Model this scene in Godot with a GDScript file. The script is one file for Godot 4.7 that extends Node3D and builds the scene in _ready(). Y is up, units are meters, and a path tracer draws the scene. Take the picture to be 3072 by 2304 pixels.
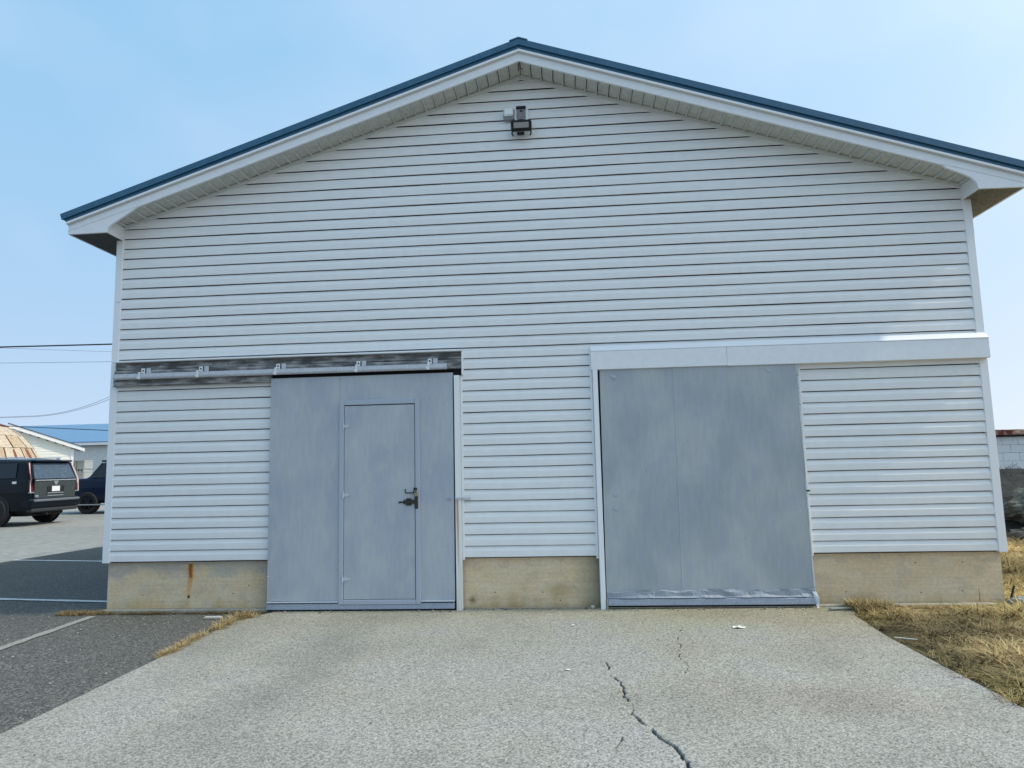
extends Node3D
# A white vinyl-sided warehouse gable with two grey sliding doors; x runs along the facade, z towards the viewer, y up, metres.

const W := 9.075          # siding width between the corner posts
const SID := 0.5126       # bottom of the siding
const EXP := 0.115        # exposure of one siding course
const SLOPE := 0.3335     # roof pitch
const RIDGE := 4.5375     # x of the ridge
const PEAK := 5.731       # height of the rake soffit at the ridge
const OVER := 0.31        # rake overhang
const LEN := 16.0         # length of the warehouse behind its gable

var rng := RandomNumberGenerator.new()
var fn := FastNoiseLite.new()
var M := {}
var taken := {}

# ---------------------------------------------------------------- naming and tagging
func numbered(called: String, parent: Node) -> String:
	var key := str(parent.get_instance_id()) + called
	var n: int = taken.get(key, 0)
	taken[key] = n + 1
	return called if n == 0 else "%s_%03d" % [called, n]

func thing(called: String, label: String, category: String, at := Vector3.ZERO, group := "", turn := 0.0) -> Node3D:
	var o := Node3D.new()
	o.name = numbered(called, self)
	add_child(o, true)
	o.position = at
	o.rotation.y = turn
	tag(o, label, category, group)
	return o

func tag(o: Node, label: String, category: String, group := "") -> Node:
	o.set_meta("label", label)
	if category != "":
		o.set_meta("category", category)
	if group != "":
		o.set_meta("group", group)
	return o

func mi(called: String, mesh: Mesh, mat: Material, parent: Node = self) -> MeshInstance3D:
	var o := MeshInstance3D.new()
	o.name = numbered(called, parent)
	o.mesh = mesh
	o.material_override = null
	for s in mesh.get_surface_count():
		o.set_surface_override_material(s, mat)
	parent.add_child(o, true)
	return o

func obj(called: String, st: SurfaceTool, mat: Material, parent: Node = self) -> MeshInstance3D:
	return mi(called, st.commit(), mat, parent)

func structure(called: String, st: SurfaceTool, mat: Material, label: String) -> MeshInstance3D:
	var o := obj(called, st, mat)
	o.set_meta("kind", "structure")
	o.set_meta("label", label)
	return o

# ---------------------------------------------------------------- shapes
func mb() -> SurfaceTool:
	var st := SurfaceTool.new()
	st.begin(Mesh.PRIMITIVE_TRIANGLES)
	return st

func tri(st: SurfaceTool, a: Vector3, b: Vector3, c: Vector3, out: Vector3) -> void:
	var n := (c - a).cross(b - a)
	if n.length_squared() < 1e-16:
		return
	n = n.normalized()
	if n.dot(out) < 0.0:
		n = -n
		var t := b
		b = c
		c = t
	for p in [a, b, c]:
		st.set_normal(n)
		st.add_vertex(p)

func quad(st: SurfaceTool, a: Vector3, b: Vector3, c: Vector3, d: Vector3, out: Vector3) -> void:
	tri(st, a, b, c, out)
	tri(st, a, c, d, out)

# box from corner to corner with chamfered edges
func bx(st: SurfaceTool, a: Vector3, b: Vector3, ch := 0.0, xf := Transform3D.IDENTITY) -> void:
	var lo := Vector3(minf(a.x, b.x), minf(a.y, b.y), minf(a.z, b.z))
	var hi := Vector3(maxf(a.x, b.x), maxf(a.y, b.y), maxf(a.z, b.z))
	var c := (lo + hi) * 0.5
	var h := (hi - lo) * 0.5
	var k := minf(ch, minf(h.x, minf(h.y, h.z)) * 0.9)
	var B := xf.basis
	for ax in 3:
		var u := (ax + 1) % 3
		var v := (ax + 2) % 3
		for s in [-1.0, 1.0]:
			var n := Vector3.ZERO
			n[ax] = s
			var p: Array[Vector3] = []
			for q in [[-1, -1], [1, -1], [1, 1], [-1, 1]]:
				var e := Vector3.ZERO
				e[ax] = s * h[ax]
				e[u] = q[0] * (h[u] - k)
				e[v] = q[1] * (h[v] - k)
				p.append(xf * (c + e))
			quad(st, p[0], p[1], p[2], p[3], B * n)
	if k <= 0.0:
		return
	for ax in 3:            # edge chamfers along ax
		var u := (ax + 1) % 3
		var v := (ax + 2) % 3
		for su in [-1.0, 1.0]:
			for sv in [-1.0, 1.0]:
				var p: Array[Vector3] = []
				for q in [[-1, 0], [1, 0], [1, 1], [-1, 1]]:
					var e := Vector3.ZERO
					e[ax] = q[0] * (h[ax] - k)
					e[u] = su * (h[u] - (k if q[1] == 1 else 0.0))
					e[v] = sv * (h[v] - (k if q[1] == 0 else 0.0))
					p.append(xf * (c + e))
				var n := Vector3.ZERO
				n[u] = su
				n[v] = sv
				quad(st, p[0], p[1], p[2], p[3], B * n)
	for sx in [-1.0, 1.0]:
		for sy in [-1.0, 1.0]:
			for sz in [-1.0, 1.0]:
				var s := Vector3(sx, sy, sz)
				tri(st, xf * (c + s * Vector3(h.x, h.y - k, h.z - k)), xf * (c + s * Vector3(h.x - k, h.y, h.z - k)), xf * (c + s * Vector3(h.x - k, h.y - k, h.z)), B * s)

# polygon in x,y pushed from z0 (back) to z1 (front)
func prism(st: SurfaceTool, poly: PackedVector2Array, z0: float, z1: float, xf := Transform3D.IDENTITY) -> void:
	var idx := Geometry2D.triangulate_polygon(poly)
	for i in range(0, idx.size(), 3):
		var a := poly[idx[i]]
		var b := poly[idx[i + 1]]
		var c := poly[idx[i + 2]]
		tri(st, xf * Vector3(a.x, a.y, z1), xf * Vector3(b.x, b.y, z1), xf * Vector3(c.x, c.y, z1), xf.basis * Vector3(0, 0, z1 - z0))
		tri(st, xf * Vector3(a.x, a.y, z0), xf * Vector3(b.x, b.y, z0), xf * Vector3(c.x, c.y, z0), xf.basis * Vector3(0, 0, z0 - z1))
	var area := 0.0
	for i in poly.size():
		area += poly[i].cross(poly[(i + 1) % poly.size()])
	for i in poly.size():
		var a := poly[i]
		var b := poly[(i + 1) % poly.size()]
		var d := b - a
		var n := Vector3(d.y, -d.x, 0) * signf(area)
		quad(st, xf * Vector3(a.x, a.y, z0), xf * Vector3(b.x, b.y, z0), xf * Vector3(b.x, b.y, z1), xf * Vector3(a.x, a.y, z1), xf.basis * n)

func tube(st: SurfaceTool, pts: PackedVector3Array, radii: Array, sides := 8) -> void:
	var rings := []
	for i in pts.size():
		var d := (pts[mini(i + 1, pts.size() - 1)] - pts[maxi(i - 1, 0)]).normalized()
		var up := Vector3.UP if absf(d.y) < 0.9 else Vector3.RIGHT
		var u := d.cross(up).normalized()
		var v := u.cross(d).normalized()
		var r: float = radii[mini(i, radii.size() - 1)]
		var ring := PackedVector3Array()
		for k in sides:
			var t := TAU * k / sides
			ring.append(pts[i] + (u * cos(t) + v * sin(t)) * r)
		rings.append(ring)
	for i in pts.size() - 1:
		for k in sides:
			var a: Vector3 = rings[i][k]
			var b: Vector3 = rings[i][(k + 1) % sides]
			var c: Vector3 = rings[i + 1][(k + 1) % sides]
			var d: Vector3 = rings[i + 1][k]
			var out := (a + b + c + d) * 0.25 - (pts[i] + pts[i + 1]) * 0.5
			quad(st, a, b, c, d, out)
	for e in [0, pts.size() - 1]:
		var dir := pts[e] - pts[1 if e == 0 else e - 1]
		for k in sides:
			tri(st, pts[e], rings[e][k], rings[e][(k + 1) % sides], dir)

# profile of (radius, height) turned about the local z axis
func lathe(st: SurfaceTool, prof: PackedVector2Array, sides: int, xf := Transform3D.IDENTITY) -> void:
	for i in prof.size() - 1:
		var p := prof[i]
		var q := prof[i + 1]
		for k in sides:
			var t0 := TAU * k / sides
			var t1 := TAU * (k + 1) / sides
			var a := Vector3(p.x * cos(t0), p.x * sin(t0), p.y)
			var b := Vector3(p.x * cos(t1), p.x * sin(t1), p.y)
			var c := Vector3(q.x * cos(t1), q.x * sin(t1), q.y)
			var d := Vector3(q.x * cos(t0), q.x * sin(t0), q.y)
			var tm := (t0 + t1) * 0.5
			var e := q - p
			var n := Vector3(e.y * cos(tm), e.y * sin(tm), -e.x)
			quad(st, xf * a, xf * b, xf * c, xf * d, xf.basis * n)

# a height field with colours; h(x, z) -> [y, Color]
func field(xs: PackedFloat32Array, zs: PackedFloat32Array, h: Callable) -> ArrayMesh:
	var nx := xs.size()
	var nz := zs.size()
	var v := PackedVector3Array()
	var c := PackedColorArray()
	v.resize(nx * nz)
	c.resize(nx * nz)
	for j in nz:
		for i in nx:
			var r: Array = h.call(xs[i], zs[j])
			v[j * nx + i] = Vector3(xs[i], r[0], zs[j])
			c[j * nx + i] = r[1]
	var nrm := PackedVector3Array()
	nrm.resize(nx * nz)
	for j in nz:
		for i in nx:
			var dx := v[j * nx + mini(i + 1, nx - 1)] - v[j * nx + maxi(i - 1, 0)]
			var dz := v[mini(j + 1, nz - 1) * nx + i] - v[maxi(j - 1, 0) * nx + i]
			nrm[j * nx + i] = dz.cross(dx).normalized()
	var idx := PackedInt32Array()
	idx.resize((nx - 1) * (nz - 1) * 6)
	var k := 0
	for j in nz - 1:
		for i in nx - 1:
			var a := j * nx + i
			for q in [a, a + 1, a + nx, a + 1, a + nx + 1, a + nx]:   # clockwise from above
				idx[k] = q
				k += 1
	var arr := []
	arr.resize(Mesh.ARRAY_MAX)
	arr[Mesh.ARRAY_VERTEX] = v
	arr[Mesh.ARRAY_NORMAL] = nrm
	arr[Mesh.ARRAY_COLOR] = c
	arr[Mesh.ARRAY_INDEX] = idx
	var m := ArrayMesh.new()
	m.add_surface_from_arrays(Mesh.PRIMITIVE_TRIANGLES, arr)
	return m

func steps(a: float, b: float, d: float) -> PackedFloat32Array:
	var out := PackedFloat32Array()
	var n := maxi(1, roundi((b - a) / d))
	for i in n + 1:
		out.append(lerpf(a, b, float(i) / n))
	return out

# ---------------------------------------------------------------- materials
func grain_image(size: int, layers: Array, seed_: int) -> Image:
	var acc := PackedFloat32Array()
	acc.resize(size * size)
	rng.seed = seed_
	for l in layers:
		var g: int = l[0]
		var w: float = l[1]
		var by := PackedByteArray()
		by.resize(g * g)
		for i in g * g:
			by[i] = rng.randi_range(0, 255)
		var im := Image.create_from_data(g, g, false, Image.FORMAT_L8, by)
		if g != size:
			im.resize(size, size, Image.INTERPOLATE_CUBIC)
		var d := im.get_data()
		for i in size * size:
			acc[i] += (d[i] / 127.5 - 1.0) * w
	var o := PackedByteArray()
	o.resize(size * size)
	for i in size * size:
		o[i] = clampi(roundi(255.0 * (0.5 + 0.5 * acc[i])), 0, 255)
	return Image.create_from_data(size, size, false, Image.FORMAT_L8, o)

# grey grain -> colour between three tones
func tinted(im: Image, dark: Color, mid: Color, light: Color) -> ImageTexture:
	var d := im.get_data()
	var n := d.size()
	var lut := PackedByteArray()
	lut.resize(768)
	for i in 256:
		var t := i / 255.0
		var c := (dark.lerp(mid, t * 2.0) if t < 0.5 else mid.lerp(light, t * 2.0 - 1.0)).linear_to_srgb()
		lut[i * 3] = c.r8
		lut[i * 3 + 1] = c.g8
		lut[i * 3 + 2] = c.b8
	var o := PackedByteArray()
	o.resize(n * 3)
	for i in n:
		var k := d[i] * 3
		o[i * 3] = lut[k]
		o[i * 3 + 1] = lut[k + 1]
		o[i * 3 + 2] = lut[k + 2]
	return ImageTexture.create_from_image(Image.create_from_data(im.get_width(), im.get_height(), false, Image.FORMAT_RGB8, o))

func plain(c: Color, rough := 0.6, metal := 0.0) -> StandardMaterial3D:
	var m := StandardMaterial3D.new()
	m.albedo_color = c.linear_to_srgb()
	m.roughness = rough
	m.metallic = metal
	return m

func grained(t: Texture2D, metres: float, rough := 0.85, bump: Texture2D = null, bump_cm := 0.0) -> StandardMaterial3D:
	var m := StandardMaterial3D.new()
	m.albedo_texture = t
	m.roughness = rough
	m.uv1_triplanar = true
	m.uv1_world_triplanar = true
	m.uv1_scale = Vector3.ONE / metres
	if bump:
		m.heightmap_enabled = true
		m.heightmap_texture = bump
		m.heightmap_scale = bump_cm
	return m

func coloured(m: StandardMaterial3D) -> StandardMaterial3D:
	m.vertex_color_use_as_albedo = true
	return m

func make_materials() -> void:
	var fine := grain_image(1024, [[1024, 0.25], [512, 0.5], [256, 0.5], [128, 0.22]], 11)
	var fine_t := ImageTexture.create_from_image(fine)
	var soft := grain_image(512, [[512, 0.1], [256, 0.15], [96, 0.4], [48, 0.5]], 12)
	var soft_t := ImageTexture.create_from_image(soft)
	M.concrete = coloured(grained(tinted(fine, Color(.095, .096, .09), Color(.292, .294, .276), Color(.49, .49, .465)), 2.3, 0.9, fine_t, 0.35))
	M.asphalt = coloured(grained(tinted(fine, Color(.018, .019, .019), Color(.078, .080, .074), Color(.25, .255, .235)), 2.9, 0.88, fine_t, 0.5))
	M.pale_lot = coloured(grained(tinted(soft, Color(.20, .205, .195), Color(.265, .27, .25), Color(.33, .33, .305)), 6.0, 0.92))
	M.line_worn = grained(tinted(fine, Color(.07, .07, .065), Color(.27, .27, .245), Color(.42, .42, .39)), 1.3, 0.85)
	M.line_paint = grained(tinted(fine, Color(.22, .22, .22), Color(.55, .56, .56), Color(.68, .68, .68)), 2.1, 0.8)
	M.vinyl = grained(tinted(soft, Color(.745, .755, .75), Color(.775, .785, .78), Color(.80, .81, .805)), 3.4, 0.42)
	M.vinyl_trim = plain(Color(.80, .82, .84), 0.4)
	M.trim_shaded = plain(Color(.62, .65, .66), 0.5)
	M.aluminium_white = grained(tinted(soft, Color(.72, .745, .775), Color(.76, .785, .815), Color(.79, .81, .835)), 2.3, 0.38)
	M.soffit = grained(tinted(soft, Color(.40, .42, .39), Color(.53, .55, .52), Color(.62, .64, .61)), 1.3, 0.6)
	M.eave_shade = grained(tinted(soft, Color(.02, .024, .03), Color(.036, .041, .05), Color(.06, .064, .07)), 1.3, 0.7)  # left soffit: the shade on that side put into the colour
	M.eave_bounce = grained(tinted(soft, Color(.07, .068, .05), Color(.165, .162, .13), Color(.27, .265, .225)), 0.9, 0.7)  # right soffit: bounce from the sunlit grass put into the colour
	M.blue_roof = grained(tinted(soft, Color(.018, .085, .16), Color(.024, .105, .19), Color(.03, .125, .215)), 2.0, 0.35)
	M.sheath_shade = plain(Color(.035, .035, .04), 0.9)  # black, showing through open laps in place of their shadow lines
	M.black = plain(Color(.005, .005, .006), 0.7)
	M.black_rubber = plain(Color(.014, .014, .015), 0.85)
	M.galv = grained(tinted(soft, Color(.40, .43, .47), Color(.52, .55, .60), Color(.62, .65, .69)), 0.7, 0.45)
	M.galv.metallic = 0.15
	M.bracket = plain(Color(.72, .73, .74), 0.5)
	M.rust_iron = grained(tinted(soft, Color(.02, .014, .01), Color(.06, .04, .028), Color(.13, .08, .05)), 0.15, 0.8)
	M.dark_iron = plain(Color(.018, .017, .016), 0.55, 0.3)
	M.steel = plain(Color(.45, .45, .43), 0.35, 0.8)
	M.brass = plain(Color(.32, .27, .17), 0.4, 0.7)
	M.grey_paint = plain(Color(.38, .43, .50), 0.55)
	M.grey_paint_light = plain(Color(.47, .52, .58), 0.5)
	M.blue_grey_rail = grained(tinted(soft, Color(.26, .305, .38), Color(.335, .385, .47), Color(.41, .46, .54)), 0.6, 0.5)
	M.chipped = grained(tinted(soft, Color(.34, .37, .40), Color(.55, .58, .60), Color(.72, .74, .74)), 0.3, 0.6)
	M.wood = weathered_wood()
	M.stone = grained(tinted(soft, Color(.16, .17, .16), Color(.30, .32, .31), Color(.45, .47, .46)), 0.8, 0.9, soft_t, 3.0)
	M.straw = coloured(plain(Color.WHITE, 0.9))
	M.straw.backlight_enabled = true
	M.straw.backlight = Color(.25, .2, .1)
	M.soil = coloured(grained(tinted(soft, Color(.5, .5, .5), Color(.8, .8, .8), Color(1, 1, 1)), 0.7, 0.95, soft_t, 2.0))
	M.twig = plain(Color(.03, .03, .026), 0.9)

func weathered_wood() -> StandardMaterial3D:
	var n := FastNoiseLite.new()
	n.seed = 5
	n.frequency = 0.02
	n.fractal_octaves = 4
	var im := Image.create_empty(512, 128, false, Image.FORMAT_RGB8)
	for y in 128:
		for x in 512:
			var g := n.get_noise_2d(x * 0.30, y * 5.0)
			var k := n.get_noise_2d(x * 0.5 + 900.0, y * 1.4)
			var t := clampf(0.60 + g * 0.42 + k * 0.75, 0.0, 1.0)
			var c := Color(.085, .087, .088).lerp(Color(.40, .40, .395), t * t)
			im.set_pixel(x, y, c.linear_to_srgb())
	var m := StandardMaterial3D.new()
	m.albedo_texture = ImageTexture.create_from_image(im)
	m.roughness = 0.9
	m.uv1_triplanar = true
	m.uv1_world_triplanar = true
	m.uv1_scale = Vector3(1.0 / 1.5, 1.0 / 0.4, 1.0)
	return m

# brushed paint on plywood, mapped by UV
func door_paint(seed_: int, base: Color, patch: Color, warm: Color) -> StandardMaterial3D:
	var n := FastNoiseLite.new()
	n.seed = seed_
	n.frequency = 0.01
	n.fractal_octaves = 4
	var w := 420
	var h := 500
	var im := Image.create_empty(w, h, false, Image.FORMAT_RGB8)
	for y in h:
		for x in w:
			var streak := n.get_noise_2d(x * 9.0, y * 1.5)
			var blot := n.get_noise_2d(x * 0.75 + 700.0, y * 0.55 + 300.0)
			var blot2 := n.get_noise_2d(x * 1.6 - 400.0, y * 1.1 + 90.0)
			var c := base.lerp(patch, clampf(0.5 + blot * 1.45, 0.0, 1.0))
			c = c.lerp(warm, clampf(blot2 * 1.2 - 0.05, 0.0, 0.6))
			var k := 1.0 + streak * 0.07 + n.get_noise_2d(x * 30.0, y * 30.0) * 0.09
			im.set_pixel(x, y, Color(c.r * k, c.g * k, c.b * k).linear_to_srgb())
	rng.seed = seed_
	for i in 70:      # small dark nicks and pale scuffs
		var p := Vector2i(rng.randi_range(4, w - 8), rng.randi_range(4, h - 8))
		var col := Color(.20, .23, .27) if rng.randf() < 0.5 else Color(.52, .56, .60)
		im.fill_rect(Rect2i(p.x, p.y, 1, rng.randi_range(1, 3)), col.linear_to_srgb())
	var m := StandardMaterial3D.new()
	m.albedo_texture = ImageTexture.create_from_image(im)
	m.roughness = 0.5
	return m

# flat panel facing +z with UVs spread over the given rectangle, plus its edges
func panel(st: SurfaceTool, c: Array, z0: float, z1: float, uv_rect: Rect2) -> void:
	# c: four corners TL, TR, BR, BL in x, y
	var f := func(p: Vector2) -> Vector2: return Vector2((p.x - uv_rect.position.x) / uv_rect.size.x, 1.0 - (p.y - uv_rect.position.y) / uv_rect.size.y)
	for t in [[0, 1, 2], [0, 2, 3]]:
		for i in t:
			st.set_normal(Vector3(0, 0, 1))
			st.set_uv(f.call(c[i]))
			st.add_vertex(Vector3(c[i].x, c[i].y, z1))
	var mid: Vector2 = (c[0] + c[1] + c[2] + c[3]) * 0.25
	for i in 4:
		var a: Vector2 = c[i]
		var b: Vector2 = c[(i + 1) % 4]
		st.set_uv(f.call((a + b) * 0.5))
		var o := (a + b) * 0.5 - mid
		quad(st, Vector3(a.x, a.y, z0), Vector3(b.x, b.y, z0), Vector3(b.x, b.y, z1), Vector3(a.x, a.y, z1), Vector3(o.x, o.y, 0))

# ---------------------------------------------------------------- the warehouse
func rake_y(x: float, top := PEAK) -> float:
	return top - SLOPE * absf(x - RIDGE)

# one course of dutch-lap vinyl from xa to xb; its ends follow the rake when clip is set
func siding_course(st: SurfaceTool, i: float, xa: float, xb: float, clip := false) -> void:
	var y0 := SID + EXP * i
	var prof := [Vector2(.014, .010), Vector2(.001, .013), Vector2(0.0, .0195), Vector2(.004, .0215), Vector2(.062, .0208), Vector2(.071, .0172), Vector2(.1078, .0055), Vector2(.1095, .001)]  # courses stop short, so black sheathing draws the lap shadow lines
	var n := maxi(2, roundi((xb - xa) / 0.45))
	for s in n:
		for k in prof.size() - 1:
			var p: Array[Vector3] = []
			for q in [[k, s], [k, s + 1], [k + 1, s + 1], [k + 1, s]]:
				var pr: Vector2 = prof[q[0]]
				var y := y0 + pr.x
				var l := xa
				var r := xb
				if clip:
					var reach := (PEAK + 0.035 - y) / SLOPE
					l = maxf(xa, RIDGE - maxf(reach, 0.0))
					r = minf(xb, RIDGE + maxf(reach, 0.0))
				var x := lerpf(l, r, float(q[1]) / n)
				var wob := fn.get_noise_2d(x * 60.0, i * 37.0)
				p.append(Vector3(x, y + wob * 0.0036, pr.y + fn.get_noise_2d(x * 45.0 + 500.0, i * 53.0) * 0.003))
			quad(st, p[0], p[1], p[2], p[3], Vector3(0, -1, 0.3) if k < 2 else (Vector3(0, 1, .2) if k == 6 else Vector3(0, 0.2, 1)))

# a strip that follows the rake on one side: between two heights (given at the ridge) and two depths
func rake_strip(st: SurfaceTool, side: float, lo: float, hi: float, z0: float, z1: float, reach: float, end_lean := 0.0) -> void:
	var e := RIDGE + side * reach
	var e2 := RIDGE + side * (reach + end_lean)
	var poly := PackedVector2Array([Vector2(RIDGE, lo), Vector2(e, lo - SLOPE * reach), Vector2(e2, hi - SLOPE * (reach + end_lean)), Vector2(RIDGE, hi)])
	prism(st, poly, z0, z1)

func build_warehouse() -> void:
	var b := thing("warehouse", "white vinyl-sided warehouse with blue metal roof and two grey sliding doors", "warehouse")
	# sheathing and concrete
	var st := mb()
	var hull := PackedVector2Array([Vector2(-.05, .5), Vector2(-.05, 4.10), Vector2(0, rake_y(0.0) + .08), Vector2(RIDGE, PEAK + .08), Vector2(W, rake_y(W) + .08), Vector2(W + .05, 4.10), Vector2(W + .05, .5)])
	prism(st, hull, -.06, -.012)
	obj("sheathing", st, M.sheath_shade, b)
	for dx in [[1.802, 3.798], [5.227, 7.273]]:
		st = mb()
		bx(st, Vector3(dx[0], -.05, -.4), Vector3(dx[1], 2.45, -.3))
		obj("doorway_dark", st, M.black, b)  # black board stands in for the unlit interior
	# foundation, three lengths between the doors
	var fm := foundation_material()
	var F := Rect2(-.05, 0, 9.2, .52)
	for seg in [[-.04, 1.80], [3.80, 5.225], [7.275, 9.11]]:
		st = mb()
		panel(st, [Vector2(seg[0], .508), Vector2(seg[1], .508), Vector2(seg[1], -.05), Vector2(seg[0], -.05)], -.3, -.03, F)
		obj("foundation", st, fm, b)
	for seg in [[-.04, 1.80], [7.30, 9.16]]:      # the footing's ledge
		st = mb()
		bx(st, Vector3(seg[0], -.05, -.03), Vector3(seg[1], .018, .045 if seg[0] < 0 else .07), .008)
		obj("footing", st, fm_plain(), b)
	st = mb()
	bx(st, Vector3(-.04, -.05, -.301), Vector3(.2, .505, -LEN))
	bx(st, Vector3(W - .17, -.05, -.301), Vector3(W + .036, .505, -LEN))
	bx(st, Vector3(.2, -.05, -LEN + .2), Vector3(W - .17, .505, -LEN))
	obj("foundation", st, fm_plain(), b)
	# siding courses: three lengths below the door heads, one length above
	var door_courses := 18
	for i in range(0, 46):
		var y := SID + EXP * i
		if y > PEAK + .02:
			break
		var runs := [[0.0, W]]
		if i < door_courses - 1:
			runs = [[0.0, 1.75], [3.835, 5.195], [7.30, W]]
		elif i == door_courses - 1:
			runs = [[0.0, 1.75], [3.835, 5.195], [7.30, W]]
		for r in runs:
			st = mb()
			siding_course(st, i, r[0], r[1], i > 30)
			obj("siding_board", st, M.vinyl, b)
	# corner posts (the left one is joined below the eave)
	for c in [[-.078, .004, [.498, 2.39, 3.35, 4.07]], [W - .004, W + .078, [.498, 2.45, 4.07]]]:
		for k in c[2].size() - 1:
			st = mb()
			bx(st, Vector3(c[0], c[2][k] + (.002 if k else 0.0), -.08), Vector3(c[1], c[2][k + 1], .027), .004)
			obj("corner_post", st, M.vinyl_trim, b)
	# side and back walls behind the gable
	for s in [[-.06, -1.0], [W + .06, 1.0]]:
		st = mb()
		for i in range(0, 31):
			var y := SID + EXP * i
			var x0: float = s[0]
			var d: float = s[1]
			quad(st, Vector3(x0 + d * .018, y, -.08), Vector3(x0 + d * .018, y, -LEN), Vector3(x0 + d * .016, y + .06, -LEN), Vector3(x0 + d * .016, y + .06, -.08), Vector3(d, 0, 0))
			quad(st, Vector3(x0 + d * .016, y + .06, -.08), Vector3(x0 + d * .016, y + .06, -LEN), Vector3(x0 + d * .002, y + EXP, -LEN), Vector3(x0 + d * .002, y + EXP, -.08), Vector3(d, 0, 0))
			quad(st, Vector3(x0 + d * .018, y, -.08), Vector3(x0 + d * .018, y, -LEN), Vector3(x0 + d * .002, y, -LEN), Vector3(x0 + d * .002, y, -.08), Vector3(0, -1, 0))
		var sw := obj("side_wall", st, M.vinyl, b)
		sw.set_meta("kind", "stuff")
	st = mb()
	prism(st, hull, -LEN, -LEN + .05)
	obj("back_wall", st, M.vinyl_trim, b)
	# roof: two slabs with ribs, a ridge cap
	for s in [-1.0, 1.0]:
		st = mb()
		var reach := RIDGE + .50
		rake_strip(st, s, 5.90, 5.935, -LEN - .3, .33, reach)
		for k in 66:
			var z := .2 - k * .25
			if z < -LEN - .2:
				break
			rake_strip(st, s, 5.9352, 5.953, z, z + .03, reach - .01)
		obj("roof", st, M.blue_roof, b)
	st = mb()
	for s in [-1.0, 1.0]:
		rake_strip(st, s, 5.9625, 5.975, -LEN - .3, .360, .095, .004)
	obj("ridge_cap", st, M.trim_shaded if false else M.blue_roof, b)
	# rake edge: blue trim, its hem, the white drip moulding and the fascia
	for s in [-1.0, 1.0]:
		st = mb()
		rake_strip(st, s, 5.893, 5.962, .33, .352, RIDGE + .497, .02)
		obj("roof_edge_trim", st, M.blue_roof, b)
		st = mb()
		rake_strip(st, s, 5.851, 5.8925, .30, .331, RIDGE + .455, .03)
		obj("roof_edge_hem", st, M.blue_roof, b)
		st = mb()
		rake_strip(st, s, 5.828, 5.8505, .30, .341, RIDGE + .452)
		obj("drip_moulding", st, M.vinyl_trim, b)
		st = mb()
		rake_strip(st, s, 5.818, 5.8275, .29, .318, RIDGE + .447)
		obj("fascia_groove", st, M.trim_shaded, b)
		# fascia with the boxed return at its foot
		var e: float = RIDGE + s * (RIDGE + .444)
		var ret := []
		if s < 0:
			ret = [Vector2(.335, rake_y(.335)), Vector2(.05, 4.148), Vector2(.016, 4.118), Vector2(.003, 4.085), Vector2(.002, 4.062)]
		else:
			ret = [Vector2(8.745, rake_y(8.745)), Vector2(8.78, 4.295), Vector2(8.94, 4.222), Vector2(9.005, 4.183), Vector2(9.045, 4.14), Vector2(9.062, 4.105), Vector2(9.066, 4.062)]
		var poly := PackedVector2Array([Vector2(RIDGE, PEAK)])
		for p in ret:
			poly.append(p)
		poly.append(Vector2(e, 4.058))
		poly.append(Vector2(e, rake_y(e, 5.8175)))
		poly.append(Vector2(RIDGE, 5.8175))
		st = mb()
		prism(st, poly, .285, .31)
		obj("fascia", st, M.aluminium_white, b)
		# the faint lap line where the return meets the fascia
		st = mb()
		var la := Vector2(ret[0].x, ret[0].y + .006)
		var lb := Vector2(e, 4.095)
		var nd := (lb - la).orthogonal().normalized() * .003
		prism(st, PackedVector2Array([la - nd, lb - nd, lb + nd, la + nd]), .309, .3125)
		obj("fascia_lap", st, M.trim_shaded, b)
		# inner side of the return, and its bottom along the eave
		st = mb()
		var x0: float = ret[ret.size() - 1].x
		bx(st, Vector3(x0, 4.060, 0.0), Vector3(x0 + s * .012, 4.225, .2845))
		obj("eave_return", st, M.vinyl, b)
		st = mb()
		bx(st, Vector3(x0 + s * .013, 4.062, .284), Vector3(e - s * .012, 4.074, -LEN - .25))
		obj("eave_soffit", st, M.eave_shade if s < 0 else M.eave_bounce, b)
		st = mb()
		bx(st, Vector3(e - s * .011, 4.056, .284), Vector3(e + s * .004, 4.21, -LEN - .25), .003)
		obj("eave_fascia", st, M.aluminium_white, b)
		# rake soffit, panel by panel, with a raised seam between
		var k := 0
		var x: float = RIDGE + s * .003
		while absf(x - RIDGE) < RIDGE - .0:
			var xa := x
			var xb: float = x + s * .110
			st = mb()
			var dd := fn.get_noise_1d(k * 40.0 + s * 500.0) * .002
			prism(st, PackedVector2Array([Vector2(xa, rake_y(xa) + .010 + dd), Vector2(xb, rake_y(xb) + .010 + dd), Vector2(xb, rake_y(xb) + .022), Vector2(xa, rake_y(xa) + .022)]), -.01, .284)
			prism(st, PackedVector2Array([Vector2(xb - s * .018, rake_y(xb) + .009), Vector2(xb - s * .010, rake_y(xb) - .012), Vector2(xb - s * .002, rake_y(xb) - .012), Vector2(xb + s * .001, rake_y(xb) + .010)]), -.01, .284)
			obj("soffit_panel", st, M.soffit, b)
			x += s * .119
			k += 1
		# bead where the siding meets the soffit
		st = mb()
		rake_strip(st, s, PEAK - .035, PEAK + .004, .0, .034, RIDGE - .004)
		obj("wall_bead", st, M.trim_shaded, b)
		st = mb()
		rake_strip(st, s, PEAK + .0045, PEAK + .0095, .0, .02, RIDGE - .004)
		obj("bead_gap", st, M.black, b)
	st = mb()
	bx(st, Vector3(4.520, 5.64, .285), Vector3(4.535, 5.72, .27), .002)
	tube(st, PackedVector3Array([Vector3(4.545, 5.725, .28), Vector3(4.548, 5.68, .28), Vector3(4.555, 5.652, .282), Vector3(4.568, 5.648, .284), Vector3(4.575, 5.662, .284)]), [.006], 6)
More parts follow.
